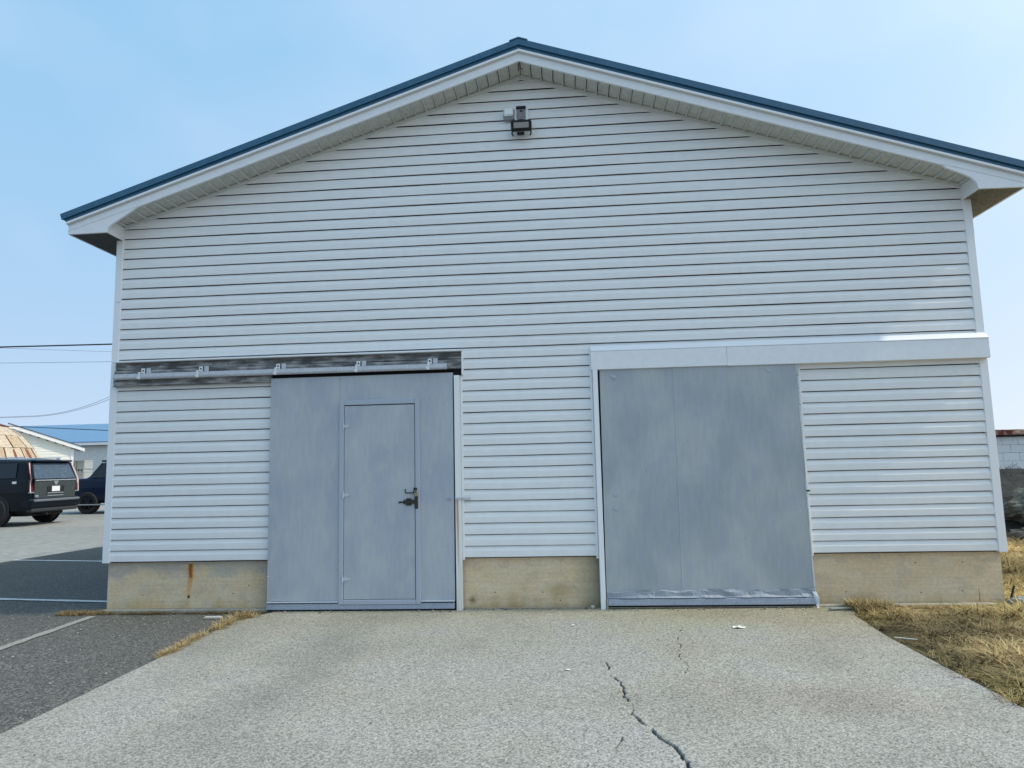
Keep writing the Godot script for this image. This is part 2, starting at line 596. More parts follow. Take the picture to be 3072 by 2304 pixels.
	obj("ridge_hook", st, M.rust_iron, b)
	build_left_track(b)
	build_left_door(b)
	build_right_door(b)

func fm_plain() -> StandardMaterial3D:
	if not M.has("footing"):
		var soft := grain_image(512, [[512, 0.15], [256, 0.2], [96, 0.4], [48, 0.4]], 31)
		M.footing = grained(tinted(soft, Color(.20, .185, .14), Color(.33, .31, .25), Color(.43, .41, .34)), 1.7, 0.9)
	return M.footing

# formed concrete: board marks, tie holes, rust and earth stains
func foundation_material() -> StandardMaterial3D:
	var w := 2048
	var h := 116
	var n := FastNoiseLite.new()
	n.seed = 8
	n.frequency = 0.012
	n.fractal_octaves = 5
	var im := Image.create_empty(w, h, false, Image.FORMAT_RGB8)
	var ppm := w / 9.2
	for py in h:
		var y := (h - 0.5 - py) / h * .52
		for px in w:
			var x := (px + 0.5) / ppm - .05
			var a := n.get_noise_2d(px * 0.9, py * 1.4)
			var f := n.get_noise_2d(px * 9.0, py * 9.0)
			var bmark := n.get_noise_2d(px * 0.6, py * 11.0 + 4000.0)
			var c := Color(.655, .51, .325).lerp(Color(.67, .555, .39), clampf(0.5 + a * 1.2, 0.0, 1.0))
			c = c.lerp(Color(.50, .415, .30), clampf(n.get_noise_2d(px * 1.2 + 3000.0, py * 1.6) * 1.5 - .1, 0.0, 0.45))
			# earth splash near the ground, uneven
			var earth := clampf((.17 - y) * 6.0 + n.get_noise_2d(px * 1.3, 77.0) * .9 - .35, 0.0, 1.0)
			c = c.lerp(Color(.42, .28, .10), earth * .7)
			# jamb shadow painted on the middle length; left length darker at end and top
			if x > 4.9 and x < 5.3:
				c = c.lerp(Color(.17, .17, .12), clampf((x - 4.92) * 2.6, 0.0, .75))
			if x > 1.55 and x < 1.9:
				c = c.lerp(Color(.22, .21, .15), clampf((x - 1.5) * 1.6, 0.0, .5))
			if x < 1.9 and y > .33:
				c = c.lerp(Color(.33, .33, .31), clampf((y - .33) * 5.0 + a, 0.0, .6))
			# rust run below the siding
			var mid := .885 - (.47 - y) * .06 + n.get_noise_1d(py * 3.0) * .012
			var run := 1.0 - clampf(absf(x - mid) / (.030 + .018 * clampf((y - .1) * 3.0, 0.0, 1.0)), 0.0, 1.0)
			if y < .475 and y > .04:
				var strong := clampf((y - .02) * 2.6, .15, 1.0)
				c = c.lerp(Color(.60, .235, .02), clampf(run * 1.5, 0.0, 1.0) * strong)
				if y > .33:
					c = c.lerp(Color(.11, .035, .012), clampf(run * 1.7 - .75, 0.0, 1.0) * .9)
				if absf(y - .135) < .014 and absf(x - mid) < .014:
					c = Color(.07, .05, .02)
			# brown patch beside the left door, ochre patch near the right one
			c = c.lerp(Color(.20, .10, .035), clampf(1.0 - Vector2((x - 3.90) / .055, (y - .075) / .055).length() + f * .5, 0.0, 1.0) * .85)
			c = c.lerp(Color(.37, .255, .09), clampf(1.0 - Vector2((x - 4.82) / .22, (y - .15) / .10).length() + a, 0.0, 1.0) * .6)
			var k := 1.0 + f * .15 + bmark * .09
			if absf(fposmod(y, .17) - .085) < .003:
				k *= .93
			im.set_pixel(px, py, Color(c.r * k, c.g * k, c.b * k).linear_to_srgb())
	for hole in [[4.13, .155], [4.62, .15], [4.80, .07], [7.62, .13], [8.3, .40], [8.33, .115], [8.72, .13], [8.75, .40], [.35, .16], [1.35, .17], [1.52, .25]]:
		var cx := int((hole[0] + .05) * ppm)
		var cy := int(h - hole[1] / .52 * h)
		im.fill_rect(Rect2i(cx, cy, 3, 2), Color(.28, .24, .19))
	for chip in [[4.06, .08], [4.10, .105], [4.35, .11], [4.72, .12], [4.98, .47], [7.45, .465]]:
		im.fill_rect(Rect2i(int((chip[0] + .05) * ppm), int(h - chip[1] / .52 * h), 9, 2), Color(.72, .68, .58))
	im.fill_rect(Rect2i(int(8.93 * ppm), int(h * .72), 1, int(h * .28)), Color(.3, .27, .22))
	var m := StandardMaterial3D.new()
	m.albedo_texture = ImageTexture.create_from_image(im)
	m.roughness = 0.92
	return m

func build_left_track(b: Node3D) -> void:
	var hd := obj("track_header", track_header_boards(), M.wood, b)
	var st := mb()
	# white channel over the header, and its return at the right
	st = mb()
	bx(st, Vector3(-.01, 2.652, .0), Vector3(3.85, 2.668, .112), .003)
	obj("head_flashing", st, M.vinyl_trim, b)
	st = mb()
	bx(st, Vector3(3.836, 2.40, .0), Vector3(3.851, 2.651, .085), .003)
	obj("end_channel", st, M.vinyl_trim, b)
	# galvanised round-bottomed rail
	st = mb()
	var prof := PackedVector2Array()
	for k in 9:
		var t := PI + PI * k / 8.0
		prof.append(Vector2(.125 + cos(t) * .025, 2.482 + sin(t) * .024))
	prof.append(Vector2(.15, 2.516))
	prof.append(Vector2(.141, 2.519))
	prof.append(Vector2(.109, 2.519))
	prof.append(Vector2(.10, 2.516))
	var xf := Transform3D(Basis(Vector3(0, 0, 1), Vector3(0, 1, 0), Vector3(1, 0, 0)), Vector3.ZERO)
	prism(st, prof, .035, 3.688, xf)
	var rail := obj("track_rail", st, M.galv, b)
	st = mb()
	for x in [.42, 1.62, 2.2, 2.55]:
		bx(st, Vector3(x, 2.468, .1505), Vector3(x + .003, 2.514, .152))
	obj("rail_seam", st, M.trim_shaded, rail)
	# hangers: plate with an eye, strap round the rail
	for x in [.337, .991, 1.852, 2.731, 3.50]:
		st = mb()
		bx(st, Vector3(x - .021, 2.522, .086), Vector3(x + .021, 2.582, .094), .003)
		bx(st, Vector3(x - .014, 2.455, .153), Vector3(x + .010, 2.53, .158), .002)
		bx(st, Vector3(x - .014, 2.526, .094), Vector3(x + .010, 2.533, .158), .002)
		bx(st, Vector3(x - .030, 2.463, .150), Vector3(x - .012, 2.487, .156), .002)
		var hg := obj("rail_hanger", st, M.bracket, b)
		st = mb()
		lathe(st, PackedVector2Array([Vector2(0, .003), Vector2(.0085, .003), Vector2(.010, .0)]), 12, Transform3D(Basis.IDENTITY, Vector3(x + .002, 2.556, .094)))
		obj("bolt_eye", st, M.black, hg)
		st = mb()
		bx(st, Vector3(x + .035, 2.527, .07), Vector3(x + .083, 2.584, .089), .003)
		obj("spacer_block", st, M.galv, hg)

func track_header_boards() -> SurfaceTool:
	var st := mb()
	rng.seed = 51
	# upper ledger set back, lower ledger proud, ragged along the edges
	var z := [[2.575, 2.652, .05], [2.468, 2.572, .068], [2.388, 2.465, .078]]
	for k in 3:
		var x := -.006
		var stop := 3.835 if k < 2 else 1.775
		while x < stop:
			var l := minf(rng.randf_range(.7, 1.5), stop - x)
			if stop - x - l < .3:
				l = stop - x
			bx(st, Vector3(x, z[k][0] + rng.randf() * .004, .0), Vector3(x + l - .002, z[k][1] - rng.randf() * .004, z[k][2] + rng.randf() * .005), .003)
			x += l
	return st

func hinge_shape(x: float, y: float, z: float) -> SurfaceTool:
	var st := mb()
	tube(st, PackedVector3Array([Vector3(x, y - .038, z + .006), Vector3(x, y + .038, z + .006)]), [.0075], 8)
	bx(st, Vector3(x, y - .02, z - .004), Vector3(x + .05, y + .012, z + .003), .002)
	bx(st, Vector3(x + .05, y - .009, z - .004), Vector3(x + .075, y + .003, z + .002), .001)
	return st

func build_left_door(b: Node3D) -> void:
	var paint := door_paint(21, Color(.365, .405, .465), Color(.42, .46, .495), Color(.46, .48, .48))
	var R := Rect2(1.77, 0, 1.98, 2.43)
	var st := mb()
	# plywood skin, its lower edge kicked out over the bottom rail
	panel(st, [Vector2(1.778, 2.424), Vector2(2.533, 2.424), Vector2(2.531, .098), Vector2(1.776, .102)], .045, .090, R)
	var door := obj("sliding_door", st, paint, b)
	tag(door, "grey painted sliding door with a small door in it", "")
	st = mb()
	panel(st, [Vector2(2.535, 2.424), Vector2(3.742, 2.426), Vector2(3.739, .094), Vector2(2.533, .096)], .045, .0885, R)
	obj("door_skin", st, paint, door)
	st = mb()
	bx(st, Vector3(1.776, .086, .09), Vector3(2.53, .098, .112), .003)
	bx(st, Vector3(3.395, .088, .089), Vector3(3.739, .10, .112), .003)
	obj("skin_lip", st, M.grey_paint_light, door)
	st = mb()
	bx(st, Vector3(1.774, .016, .05), Vector3(3.735, .076, .097), .004)
	obj("bottom_rail", st, M.blue_grey_rail, door)
	st = mb()
	bx(st, Vector3(1.78, .0, .03), Vector3(3.735, .014, .085))
	bx(st, Vector3(1.78, .077, .05), Vector3(3.73, .09, .088))
	obj("foot_gap_shade", st, M.black, door)  # black bars stand in for the shade below and above the rail
	# frame of the small door, mitred round its opening
	for f in [[2.535, 2.583, .068, 2.165], [3.341, 3.391, .066, 2.165]]:
		st = mb()
		bx(st, Vector3(f[0], f[2], .088), Vector3(f[1], f[3], .108), .004)
		obj("door_frame", st, M.grey_paint, door)
	for f in [[2.112, 2.165], [.066, .112]]:
		st = mb()
		bx(st, Vector3(2.5835, f[0], .088), Vector3(3.3405, f[1], .107), .004)
		obj("door_frame", st, M.grey_paint, door)
	st = mb()
	bx(st, Vector3(2.584, .113, .0886), Vector3(3.34, 2.111, .0895))
	obj("door_gap", st, M.black, door)
	st = mb()
	panel(st, [Vector2(2.589, 2.102), Vector2(3.335, 2.102), Vector2(3.334, .118), Vector2(2.589, .118)], .0896, .1005, R)
	obj("walk_door", st, paint, door)
	for y in [1.894, 1.176, .322]:
		obj("hinge", hinge_shape(2.580, y, .104), M.grey_paint_light, door)
	# hasp, staple and slide bolt of the small door
	st = mb()
	bx(st, Vector3(3.215, 1.072, .1006), Vector3(3.345, 1.112, .120), .005)
	bx(st, Vector3(3.165, 1.080, .1006), Vector3(3.21, 1.098, .113), .004)
	bx(st, Vector3(3.245, 1.055, .1006), Vector3(3.30, 1.128, .116), .004)
	bx(st, Vector3(3.335, 1.022, .1085), Vector3(3.370, 1.150, .118), .003)
	obj("slide_bolt", st, M.bolt_iron, door)
	st = mb()
	tube(st, PackedVector3Array([Vector3(3.238, 1.222, .115), Vector3(3.241, 1.19, .122), Vector3(3.25, 1.182, .124), Vector3(3.345, 1.187, .124)]), [.006], 8)
	bx(st, Vector3(3.325, 1.17, .1085), Vector3(3.362, 1.235, .114), .002)
	obj("bolt_handle", st, M.dark_iron, door)
	st = mb()
	bx(st, Vector3(3.672, 1.105, .089), Vector3(3.712, 1.128, .104), .004)
	obj("latch_stub", st, M.blue_grey_rail, door)
	st = mb()
	bx(st, Vector3(1.772, .345, .088), Vector3(1.80, .357, .096), .002)
	bx(st, Vector3(2.0, 2.33, .089), Vector3(2.006, 2.35, .093), .001)
	for p in [Vector2(3.44, 1.62), Vector2(3.44, 1.44), Vector2(3.55, 1.25), Vector2(3.71, 2.06), Vector2(3.71, 1.43), Vector2(3.58, .78), Vector2(3.5, 2.36), Vector2(2.1, 2.36)]:
		bx(st, Vector3(p.x - .005, p.y - .005, .088), Vector3(p.x + .005, p.y + .005, .0915), .002)
	obj("nail_head", st, M.grey_paint_light, door)
	st = mb()
	bx(st, Vector3(3.395, 1.875, .088), Vector3(3.735, 1.879, .0895), .0)
	bx(st, Vector3(3.395, .316, .088), Vector3(3.735, .320, .0895), .0)
	obj("panel_joint", st, M.grey_paint, door)
	# padlock hangs from the bolt
	var pl := thing("padlock", "small brass padlock hanging from the bolt of the walk door", "padlock", Vector3(3.352, 1.165, .128))
	st = mb()
	bx(st, Vector3(-.017, -.018, -.008), Vector3(.017, .018, .008), .004)
	obj("lock_body", st, M.brass, pl)
	st = mb()
	tube(st, PackedVector3Array([Vector3(-.011, .017, 0), Vector3(-.011, .032, 0), Vector3(-.007, .041, 0), Vector3(0, .044, 0), Vector3(.007, .041, 0), Vector3(.011, .032, 0), Vector3(.011, .017, 0)]), [.0035], 8)
	obj("shackle", st, M.steel, pl)
	# door jamb to the right with its rust run, and the siding channel
	var jm := mb()
	var ys := steps(-.01, 2.395, .02)
	for i in ys.size() - 1:
		for k in 9:
			var xa := lerpf(3.757, 3.812, k / 9.0)
			var xb := lerpf(3.757, 3.812, (k + 1) / 9.0)
			for q in [[xa, ys[i]], [xb, ys[i + 1]], [xb, ys[i]], [xa, ys[i]], [xa, ys[i + 1]], [xb, ys[i + 1]]]:
				jm.set_color(jamb_colour(q[0], q[1]))
				jm.set_normal(Vector3(0, 0, 1))
				jm.add_vertex(Vector3(q[0], q[1], .10 - (.004 if q[0] > 3.80 else 0.0)))
	jm.set_color(Color(.78, .80, .80))
	quad(jm, Vector3(3.757, -.01, .0), Vector3(3.757, 2.395, .0), Vector3(3.757, 2.395, .10), Vector3(3.757, -.01, .10), Vector3(-1, 0, 0))
	quad(jm, Vector3(3.812, -.01, .0), Vector3(3.812, 2.395, .0), Vector3(3.812, 2.395, .096), Vector3(3.812, -.01, .096), Vector3(1, 0, 0))
	obj("door_jamb", jm, M.jamb, b)
	st = mb()
	bx(st, Vector3(3.813, .488, .0), Vector3(3.837, 2.40, .032), .003)
	obj("siding_channel", st, M.vinyl_trim, b)
	st = mb()
	bx(st, Vector3(3.757, 1.108, .10), Vector3(3.795, 1.128, .118), .003)
	bx(st, Vector3(3.785, 1.112, .112), Vector3(3.83, 1.13, .120), .003)
	bx(st, Vector3(3.825, 1.095, .030), Vector3(3.905, 1.122, .042), .006)
	bx(st, Vector3(3.822, 1.10, .04), Vector3(3.832, 1.124, .114), .003)
	obj("door_latch", st, M.galv, b)

func jamb_colour(x: float, y: float) -> Color:
	var c := Color(.80, .82, .82)
	var k := fn.get_noise_2d(x * 3000.0, y * 160.0)
	if y < 1.11 and y > .1:
		var run := clampf(1.0 - absf(x - 3.776 - (1.1 - y) * .012) / .020 + k * .4, 0.0, 1.0)
		c = c.lerp(Color(.45, .21, .03), run * clampf((y - .1) * 1.3, .2, .95))
	if y < .45:
		c = c.lerp(Color(.46, .45, .36), clampf((.45 - y) * 1.0 + k * .4, 0.0, .6))
	return c

func build_right_door(b: Node3D) -> void:
	var paint := door_paint(43, Color(.325, .365, .395), Color(.40, .435, .45), Color(.345, .365, .435))
	var R := Rect2(5.25, 0, 2.05, 2.45)
	var st := mb()
	panel(st, [Vector2(5.280, 2.44), Vector2(6.034, 2.44), Vector2(6.012, .10), Vector2(5.266, .10)], .03, .080, R)
	var door := obj("sliding_door", st, paint, b)
	tag(door, "plain grey sliding door with a vertical seam and crumpled bottom flashing", "")
	st = mb()
	panel(st, [Vector2(6.030, 2.44), Vector2(7.268, 2.44), Vector2(7.287, .10), Vector2(6.008, .10)], .03, .0818, R)
	obj("door_skin", st, paint, door)
	st = mb()
	for k in 12:
		var ya := .2 + k * .185
		var xs0 := lerpf(6.020, 6.036, (ya - .1) / 2.34)
		bx(st, Vector3(xs0 - .0025, ya, .0815), Vector3(xs0 + .002, ya + .17, .0832), .0008)
	var seam := obj("paint_seam", st, M.grey_paint_light, door)
	seam.set_meta("kind", "stuff")
	# crumpled flashing over the foot of the door
	st = mb()
	var n := 64
	var rows := [[.178, .0835], [.165, .0875], [.122, .089], [.106, .108]]
	for i in n:
		for r in rows.size() - 1:
			var p: Array[Vector3] = []
			for q in [[i, r], [i + 1, r], [i + 1, r + 1], [i, r + 1]]:
				var x := lerpf(5.272, 7.284, q[0] / float(n))
				var k := fn.get_noise_2d(x * 420.0, q[1] * 90.0 + 40.0)
				var dy := fn.get_noise_2d(x * 260.0 + 90.0, q[1] * 70.0) * .022 if q[1] < 3 else 0.0
				p.append(Vector3(x, rows[q[1]][0] + dy, rows[q[1]][1] + k * .016))
			quad(st, p[0], p[1], p[2], p[3], Vector3(0, .2, 1))
	obj("foot_flashing", st, M.flash_grey, door)
	st = mb()
	bx(st, Vector3(5.277, .034, .05), Vector3(7.287, .098, .106), .005)
	obj("bottom_rail", st, M.blue_grey_rail, door)
	st = mb()
	bx(st, Vector3(5.262, .004, .02), Vector3(7.275, .014, .075), .002)
	bx(st, Vector3(5.262, .0, .075), Vector3(5.276, .10, .11), .003)
	obj("door_sill", st, fm_plain(), door)
	st = mb()
	bx(st, Vector3(5.285, .0145, .02), Vector3(7.27, .033, .07))
	obj("foot_gap_shade", st, M.black, door)  # black bar stands in for the shade beneath the door
	# ragged edge along the right side: paint and tin peeling off
	st = mb()
	rng.seed = 77
	var yy := .10
	while yy < 2.40:
		var l := rng.randf_range(.05, .2)
		var t := (2.44 - yy) / 2.34
		var xx := lerpf(7.268, 7.287, t)
		var w := rng.randf_range(.004, .013)
		bx(st, Vector3(xx - w, yy, .02), Vector3(xx + .004, minf(yy + l, 2.40), .0835 + rng.randf() * .005), .002)
		yy += l + (rng.randf_range(.004, .02) if rng.randf() < .4 else 0.0)
	obj("edge_flashing", st, M.chipped, door)
	st = mb()
	var pts := [Vector3(7.255, .155, .094), Vector3(7.30, .150, .085), Vector3(7.318, .085, .10), Vector3(7.312, .0, .104), Vector3(7.283, .004, .118), Vector3(7.290, .06, .122)]
	for k in range(1, pts.size() - 1):
		tri(st, pts[0], pts[k], pts[k + 1], Vector3(.3, .1, 1))
	obj("peeled_flashing", st, M.chipped, door)
	st = mb()
	for y in [1.121, .978]:
		bx(st, Vector3(5.37, y - .012, .08), Vector3(5.42, y + .006, .0875), .003)
		bx(st, Vector3(5.365, y + .006, .08), Vector3(5.395, y + .018, .085), .002)
	obj("handle_stub", st, M.grey_paint, door)
	st = mb()
	for p in [[5.42, 2.33], [6.985, 2.345]]:
		var c := PackedVector2Array()
		for k in 7:
			var t := TAU * k / 7.0
			c.append(Vector2(p[0] + cos(t) * .034, p[1] + sin(t) * .02 + cos(t) * -.012))
		prism(st, c, .081, .0865)
	obj("torn_patch", st, M.grey_paint, door)
	st = mb()
	for p in [Vector2(6.32, 1.76), Vector2(5.95, 1.02), Vector2(6.02, .28), Vector2(5.31, .78)]:
		bx(st, Vector3(p.x - .004, p.y - .009, .08), Vector3(p.x + .004, p.y + .009, .0865), .002)
	obj("nail_head", st, M.grey_paint, door)
	st = mb()
	bx(st, Vector3(7.272, 1.118, .02), Vector3(7.308, 1.133, .089), .002)
	obj("edge_clip", st, M.dark_iron, door)
	# jamb and channels
	st = mb()
	bx(st, Vector3(5.2055, -.01, .0), Vector3(5.2565, 2.405, .10), .004)
	obj("door_jamb", st, M.vinyl_trim, b)
	st = mb()
	bx(st, Vector3(5.18, .485, .0), Vector3(5.2035, 2.66, .032), .003)
	obj("siding_channel", st, M.vinyl_trim, b)
	st = mb()
	bx(st, Vector3(7.292, .487, .0), Vector3(7.316, 2.405, .034), .003)
	obj("siding_channel", st, M.vinyl_trim, b)
	# boxed header: sloping cap and face, clad in two lengths
	st = mb()
	prism(st, PackedVector2Array([Vector2(.024, 2.664), Vector2(.03, 2.664), Vector2(.102, 2.604), Vector2(.102, 2.598), Vector2(.024, 2.598)]), 5.193, 9.141, Transform3D(Basis(Vector3(0, 0, 1), Vector3(0, 1, 0), Vector3(1, 0, 0)), Vector3.ZERO))
	var cap := obj("header_cap", st, M.vinyl_trim, b)
	var heads := [[5.192, 6.575], [6.5765, 9.142]]
	for k in 2:
		st = mb()
		bx(st, Vector3(heads[k][0], 2.404 - .004 * k, .0), Vector3(heads[k][1], 2.5975, .10 - .0012 * k), .004)
		obj("header_box", st, M.aluminium_white, b)
	st = mb()
	for p in [[6.56, 2.535], [6.56, 2.475], [9.13, 2.55], [9.13, 2.43]]:
		bx(st, Vector3(p[0] - .003, p[1] - .004, .098), Vector3(p[0] + .003, p[1] + .004, .1025), .001)
	obj("nail_head", st, M.trim_shaded, cap)

# ---------------------------------------------------------------- fittings on the gable
func build_fittings() -> void:
	var f := thing("flood_light", "black floodlight on a weathered panel bracket high under the roof peak", "floodlight", Vector3(4.535, 5.20, .024))
	var st := mb()
	bx(st, Vector3(-.076, -.03, 0), Vector3(.076, .135, .030), .003)
	obj("wall_plate", st, M.vinyl_trim, f)
	st = mb()
	bx(st, Vector3(-.052, -.02, .0302), Vector3(.047, .132, .046), .004)
	obj("mount_panel", st, M.rust_panel, f)
	st = mb()
	bx(st, Vector3(-.056, .118, .0302), Vector3(.052, .146, .062), .004)
	bx(st, Vector3(-.012, .085, .046), Vector3(.012, .103, .055), .004)
	obj("panel_cap", st, M.black, f)
	var hx := Transform3D(Basis(Vector3.RIGHT, deg_to_rad(18.0)), Vector3(.0, -.105, .105))
	st = mb()
	bx(st, Vector3(-.112, -.056, -.05), Vector3(.112, .056, .035), .016, hx)
	obj("lamp_head", st, M.black, f)
	st = mb()
	bx(st, Vector3(-.082, -.029, .0352), Vector3(.082, .029, .041), .012, hx)
	obj("lens", st, M.lens, f)
	st = mb()
	for s in [-1.0, 1.0]:
		tube(st, PackedVector3Array([Vector3(s * .10, -.155, .10), Vector3(s * .104, -.185, .085), Vector3(s * .09, -.198, .06)]), [.008], 6)
	bx(st, Vector3(-.05, -.19, .05), Vector3(.03, -.165, .09), .006)
	bx(st, Vector3(-.03, -.05, .03), Vector3(.03, -.02, .09), .006)
	obj("tilt_bracket", st, M.black, f)
	var j := thing("junction_box", "small white weatherproof box left of the floodlight under the peak", "junction box", Vector3(4.395, 5.278, .022))
	st = mb()
	bx(st, Vector3(-.058, -.07, 0), Vector3(.062, .04, .05), .012)
	obj("box_base", st, M.box_shade, j)  # grey base paints the shadowed side and underside of the white box
	st = mb()
	bx(st, Vector3(-.052, -.046, .05), Vector3(.052, .050, .082), .018)
	obj("lid", st, M.vinyl_trim, j)
	st = mb()
	tube(st, PackedVector3Array([Vector3(.05, -.065, .03), Vector3(.07, -.10, .035), Vector3(.075, -.14, .05)]), [.009], 6)
	obj("cable", st, M.black, j)

# ---------------------------------------------------------------- ground
func crack_depth(x: float, z: float, line: PackedVector2Array, widths: Array) -> float:
	# 1 at the middle of the crack, 0 outside
	for i in line.size() - 1:
		var a := line[i]
		var d := line[i + 1] - a
		var p := Vector2(x, z)
		if absf(p.x - (a.x + d.x * .5)) > absf(d.x) * .5 + .08 or absf(p.y - (a.y + d.y * .5)) > absf(d.y) * .5 + .08:
			continue
		var t := clampf((p - a).dot(d) / d.length_squared(), 0.0, 1.0)
		var q := a + d * t
		var jag := Vector2(fn.get_noise_1d(z * 420.0) * .045, fn.get_noise_1d(x * 900.0 + 70.0) * .01)
		var w := lerpf(widths[i], widths[i + 1], t) * (1.0 + fn.get_noise_2d(x * 300.0, z * 300.0) * .35)
		var dist := (p - q - jag).length()
		if dist < w:
			return 1.0 - dist / w
	return 0.0

func build_ground() -> void:
	# everything beyond the yard, out to the horizon
	var g := mb()
	var ring := [-400.0, -60.0, 60.0, 400.0]
	for i in 3:
		for j in 3:
			quad(g, Vector3(ring[i], -.12, ring[j]), Vector3(ring[i + 1], -.12, ring[j]), Vector3(ring[i + 1], -.12, ring[j + 1]), Vector3(ring[i], -.12, ring[j + 1]), Vector3.UP)
	structure("ground", g, M.far_ground, "flat ground running out to the horizon")
	# pale worn lot beyond the dark asphalt
	var lot_h := func(x: float, z: float) -> Array:
		var k := fn.get_noise_2d(x * 6.0, z * 6.0)
		var streak := fn.get_noise_2d(x * 3.0 + 400.0, z * 26.0)
		var v := 0.95 + k * .28 + streak * .25
		return [-.03 + fn.get_noise_2d(x * 2.0, z * 2.0) * .004, Color(v, v, v * .985)]
	var lot := mi("parking_lot", field(steps(-60, -3.0, .6), steps(-70, 20, .6), lot_h), M.pale_lot)
	tag(lot, "pale worn parking lot beyond the dark asphalt", "")
	lot.set_meta("kind", "structure")
	# dark asphalt beside and before the warehouse, its far edge a straight seam
	var asp_h := func(u: float, z: float) -> Array:
		var edge := -4.809 + (z + 4.13) * -.150
		var x := edge + u
		var k := fn.get_noise_2d(x * 14.0, z * 14.0)
		var k2 := fn.get_noise_2d(x * 5.0 + 60.0, z * 5.0)
		var v := .94 + k * .42 + k2 * .5
		return [-.016 + fn.get_noise_2d(x * 9.0, z * 9.0) * .003, Color(v, v * .995, v * .96)]
	var xs := steps(0.0, 8.0, .09)
	var zs := steps(-26.0, 14.0, .12)
	var am := field(xs, zs, asp_h)
	am = shear_field(am)
	var asp := mi("asphalt", am, M.asphalt)
	tag(asp, "dark asphalt beside the warehouse and the concrete apron", "")
	asp.set_meta("kind", "structure")
	# painted parking lines
	for l in [[Vector2(.125, 3.2), Vector2(-.03, .20), .09], [Vector2(-4.9, -1.22), Vector2(-.12, -.53), .085], [Vector2(-4.75, -4.36), Vector2(-.2, -3.62), .085], [Vector2(-.085, -.42), Vector2(.33, -.42), .0]]:
		if l[2] == 0.0:
			continue
		var a: Vector2 = l[0]
		var c: Vector2 = l[1]
		var d := (c - a).normalized()
		var nn: Vector2 = d.orthogonal() * l[2] * .5
		var st := mb()
		var n := 50
		for i in n:
			var p0 := a.lerp(c, i / float(n))
			var p1 := a.lerp(c, (i + 1) / float(n))
			var w0 := 1.0 + fn.get_noise_2d(p0.x * 300.0, p0.y * 300.0) * .35
			var w1 := 1.0 + fn.get_noise_2d(p1.x * 300.0, p1.y * 300.0) * .35
			var yy := -.0085
			quad(st, Vector3(p0.x + nn.x * w0, yy, p0.y + nn.y * w0), Vector3(p1.x + nn.x * w1, yy, p1.y + nn.y * w1), Vector3(p1.x - nn.x * w1, yy, p1.y - nn.y * w1), Vector3(p0.x - nn.x * w0, yy, p0.y - nn.y * w0), Vector3.UP)
		structure("painted_line", st, M.line_worn if a.y > 0.0 else M.line_paint, "worn white parking line painted on the asphalt")
	# the concrete apron with its cracks
	var main := PackedVector2Array([Vector2(5.06, 1.76), Vector2(5.132, 1.928), Vector2(5.194, 2.372), Vector2(5.225, 2.70), Vector2(5.263, 3.058), Vector2(5.37, 3.344), Vector2(5.43, 3.463), Vector2(5.454, 3.655), Vector2(5.50, 4.1), Vector2(5.62, 5.2), Vector2(5.60, 6.8)])
	var mw := [.0045, .0065, .0072, .0068, .008, .011, .0105, .011, .011, .010, .01]
	var br := PackedVector2Array([Vector2(5.10, 3.22), Vector2(5.154, 3.316), Vector2(5.10, 3.44), Vector2(4.976, 3.639), Vector2(4.86, 3.95), Vector2(4.80, 4.5)])
	var bw := [.005, .006, .0065, .006, .0055, .005]
	var sec := PackedVector2Array([Vector2(5.85, .91), Vector2(5.80, 1.05), Vector2(5.714, 1.711), Vector2(5.70, 2.2)])
	var sw := [.006, .0035, .003, .002]
	var nb := func(x: float, z: float) -> float:
		return fn.get_noise_2d(x * 11.0, z * 11.0)
	var ap_h := func(x: float, z: float) -> Array:
		var k := nb.call(x, z) as float
		var k2 := fn.get_noise_2d(x * 34.0 + 300.0, z * 12.0)
		var k3 := fn.get_noise_2d(x * 90.0, z * 90.0 + 100.0)
		var v := .97 + k * .34 + k2 * .26 + k3 * .18
		var c := Color(v, v * .995, v * .965)
		# paler pinkish wheel tracks leading to the doors
		for tr in [[2.35, .22], [3.35, .20], [5.72, .24], [6.85, .22]]:
			var tx: float = tr[0] + (z - 1.0) * .03 + k * .12
			var tw := clampf(1.0 - absf(x - tx) / tr[1], 0.0, 1.0) * clampf(z * 1.2, 0.0, 1.0) * clampf(3.6 - z, 0.0, 1.0)
			c = c.lerp(Color(v * 1.14, v * 1.06, v * 1.0), tw * .6)
		var blot := clampf(1.0 - Vector2((x - 6.35) / .8, (z - 2.75) / .42).length() + k * .7, 0.0, 1.0)
		c = c.lerp(Color(v * .80, v * .72, v * .68), blot * .6)
		# tan and olive weathering under the doors, pinkish worn tracks further out
		var near := clampf(1.0 - z / 1.5 + k * .9, 0.0, 1.0)
		c = c.lerp(Color(v * .90, v * .82, v * .58), near * .85)
		c = c.lerp(Color(v * .70, v * .66, v * .60), clampf(fn.get_noise_2d(x * 18.0 + 50.0, z * 18.0) * 2.0 - .25, 0.0, 1.0) * clampf(1.4 - absf(z - 1.4) * .7, 0.0, 1.0) * .8)
		c = c.lerp(Color(v * 1.05, v * .94, v * .90), clampf(fn.get_noise_2d(x * 9.0 + 900.0, z * 7.0) * 2.2, 0.0, .8))
		c = c.lerp(Color(v * .90, v * 1.0, v * .94), clampf(fn.get_noise_2d(x * 8.0 - 900.0, z * 8.0) * 2.0, 0.0, .8))
		var y := k * .004 + k3 * .0012
		var cr := maxf(crack_depth(x, z, main, mw), maxf(crack_depth(x, z, br, bw), crack_depth(x, z, sec, sw)))
		if cr > 0.0:
			y -= minf(cr * 2.0, 1.0) * .02
			c = c.lerp(Color(.10, .10, .095), clampf(cr * 2.4, 0.0, 1.0))
		return [y, c]
	var ax := PackedFloat32Array()
	ax.append_array(steps(1.66, 4.78, .04))
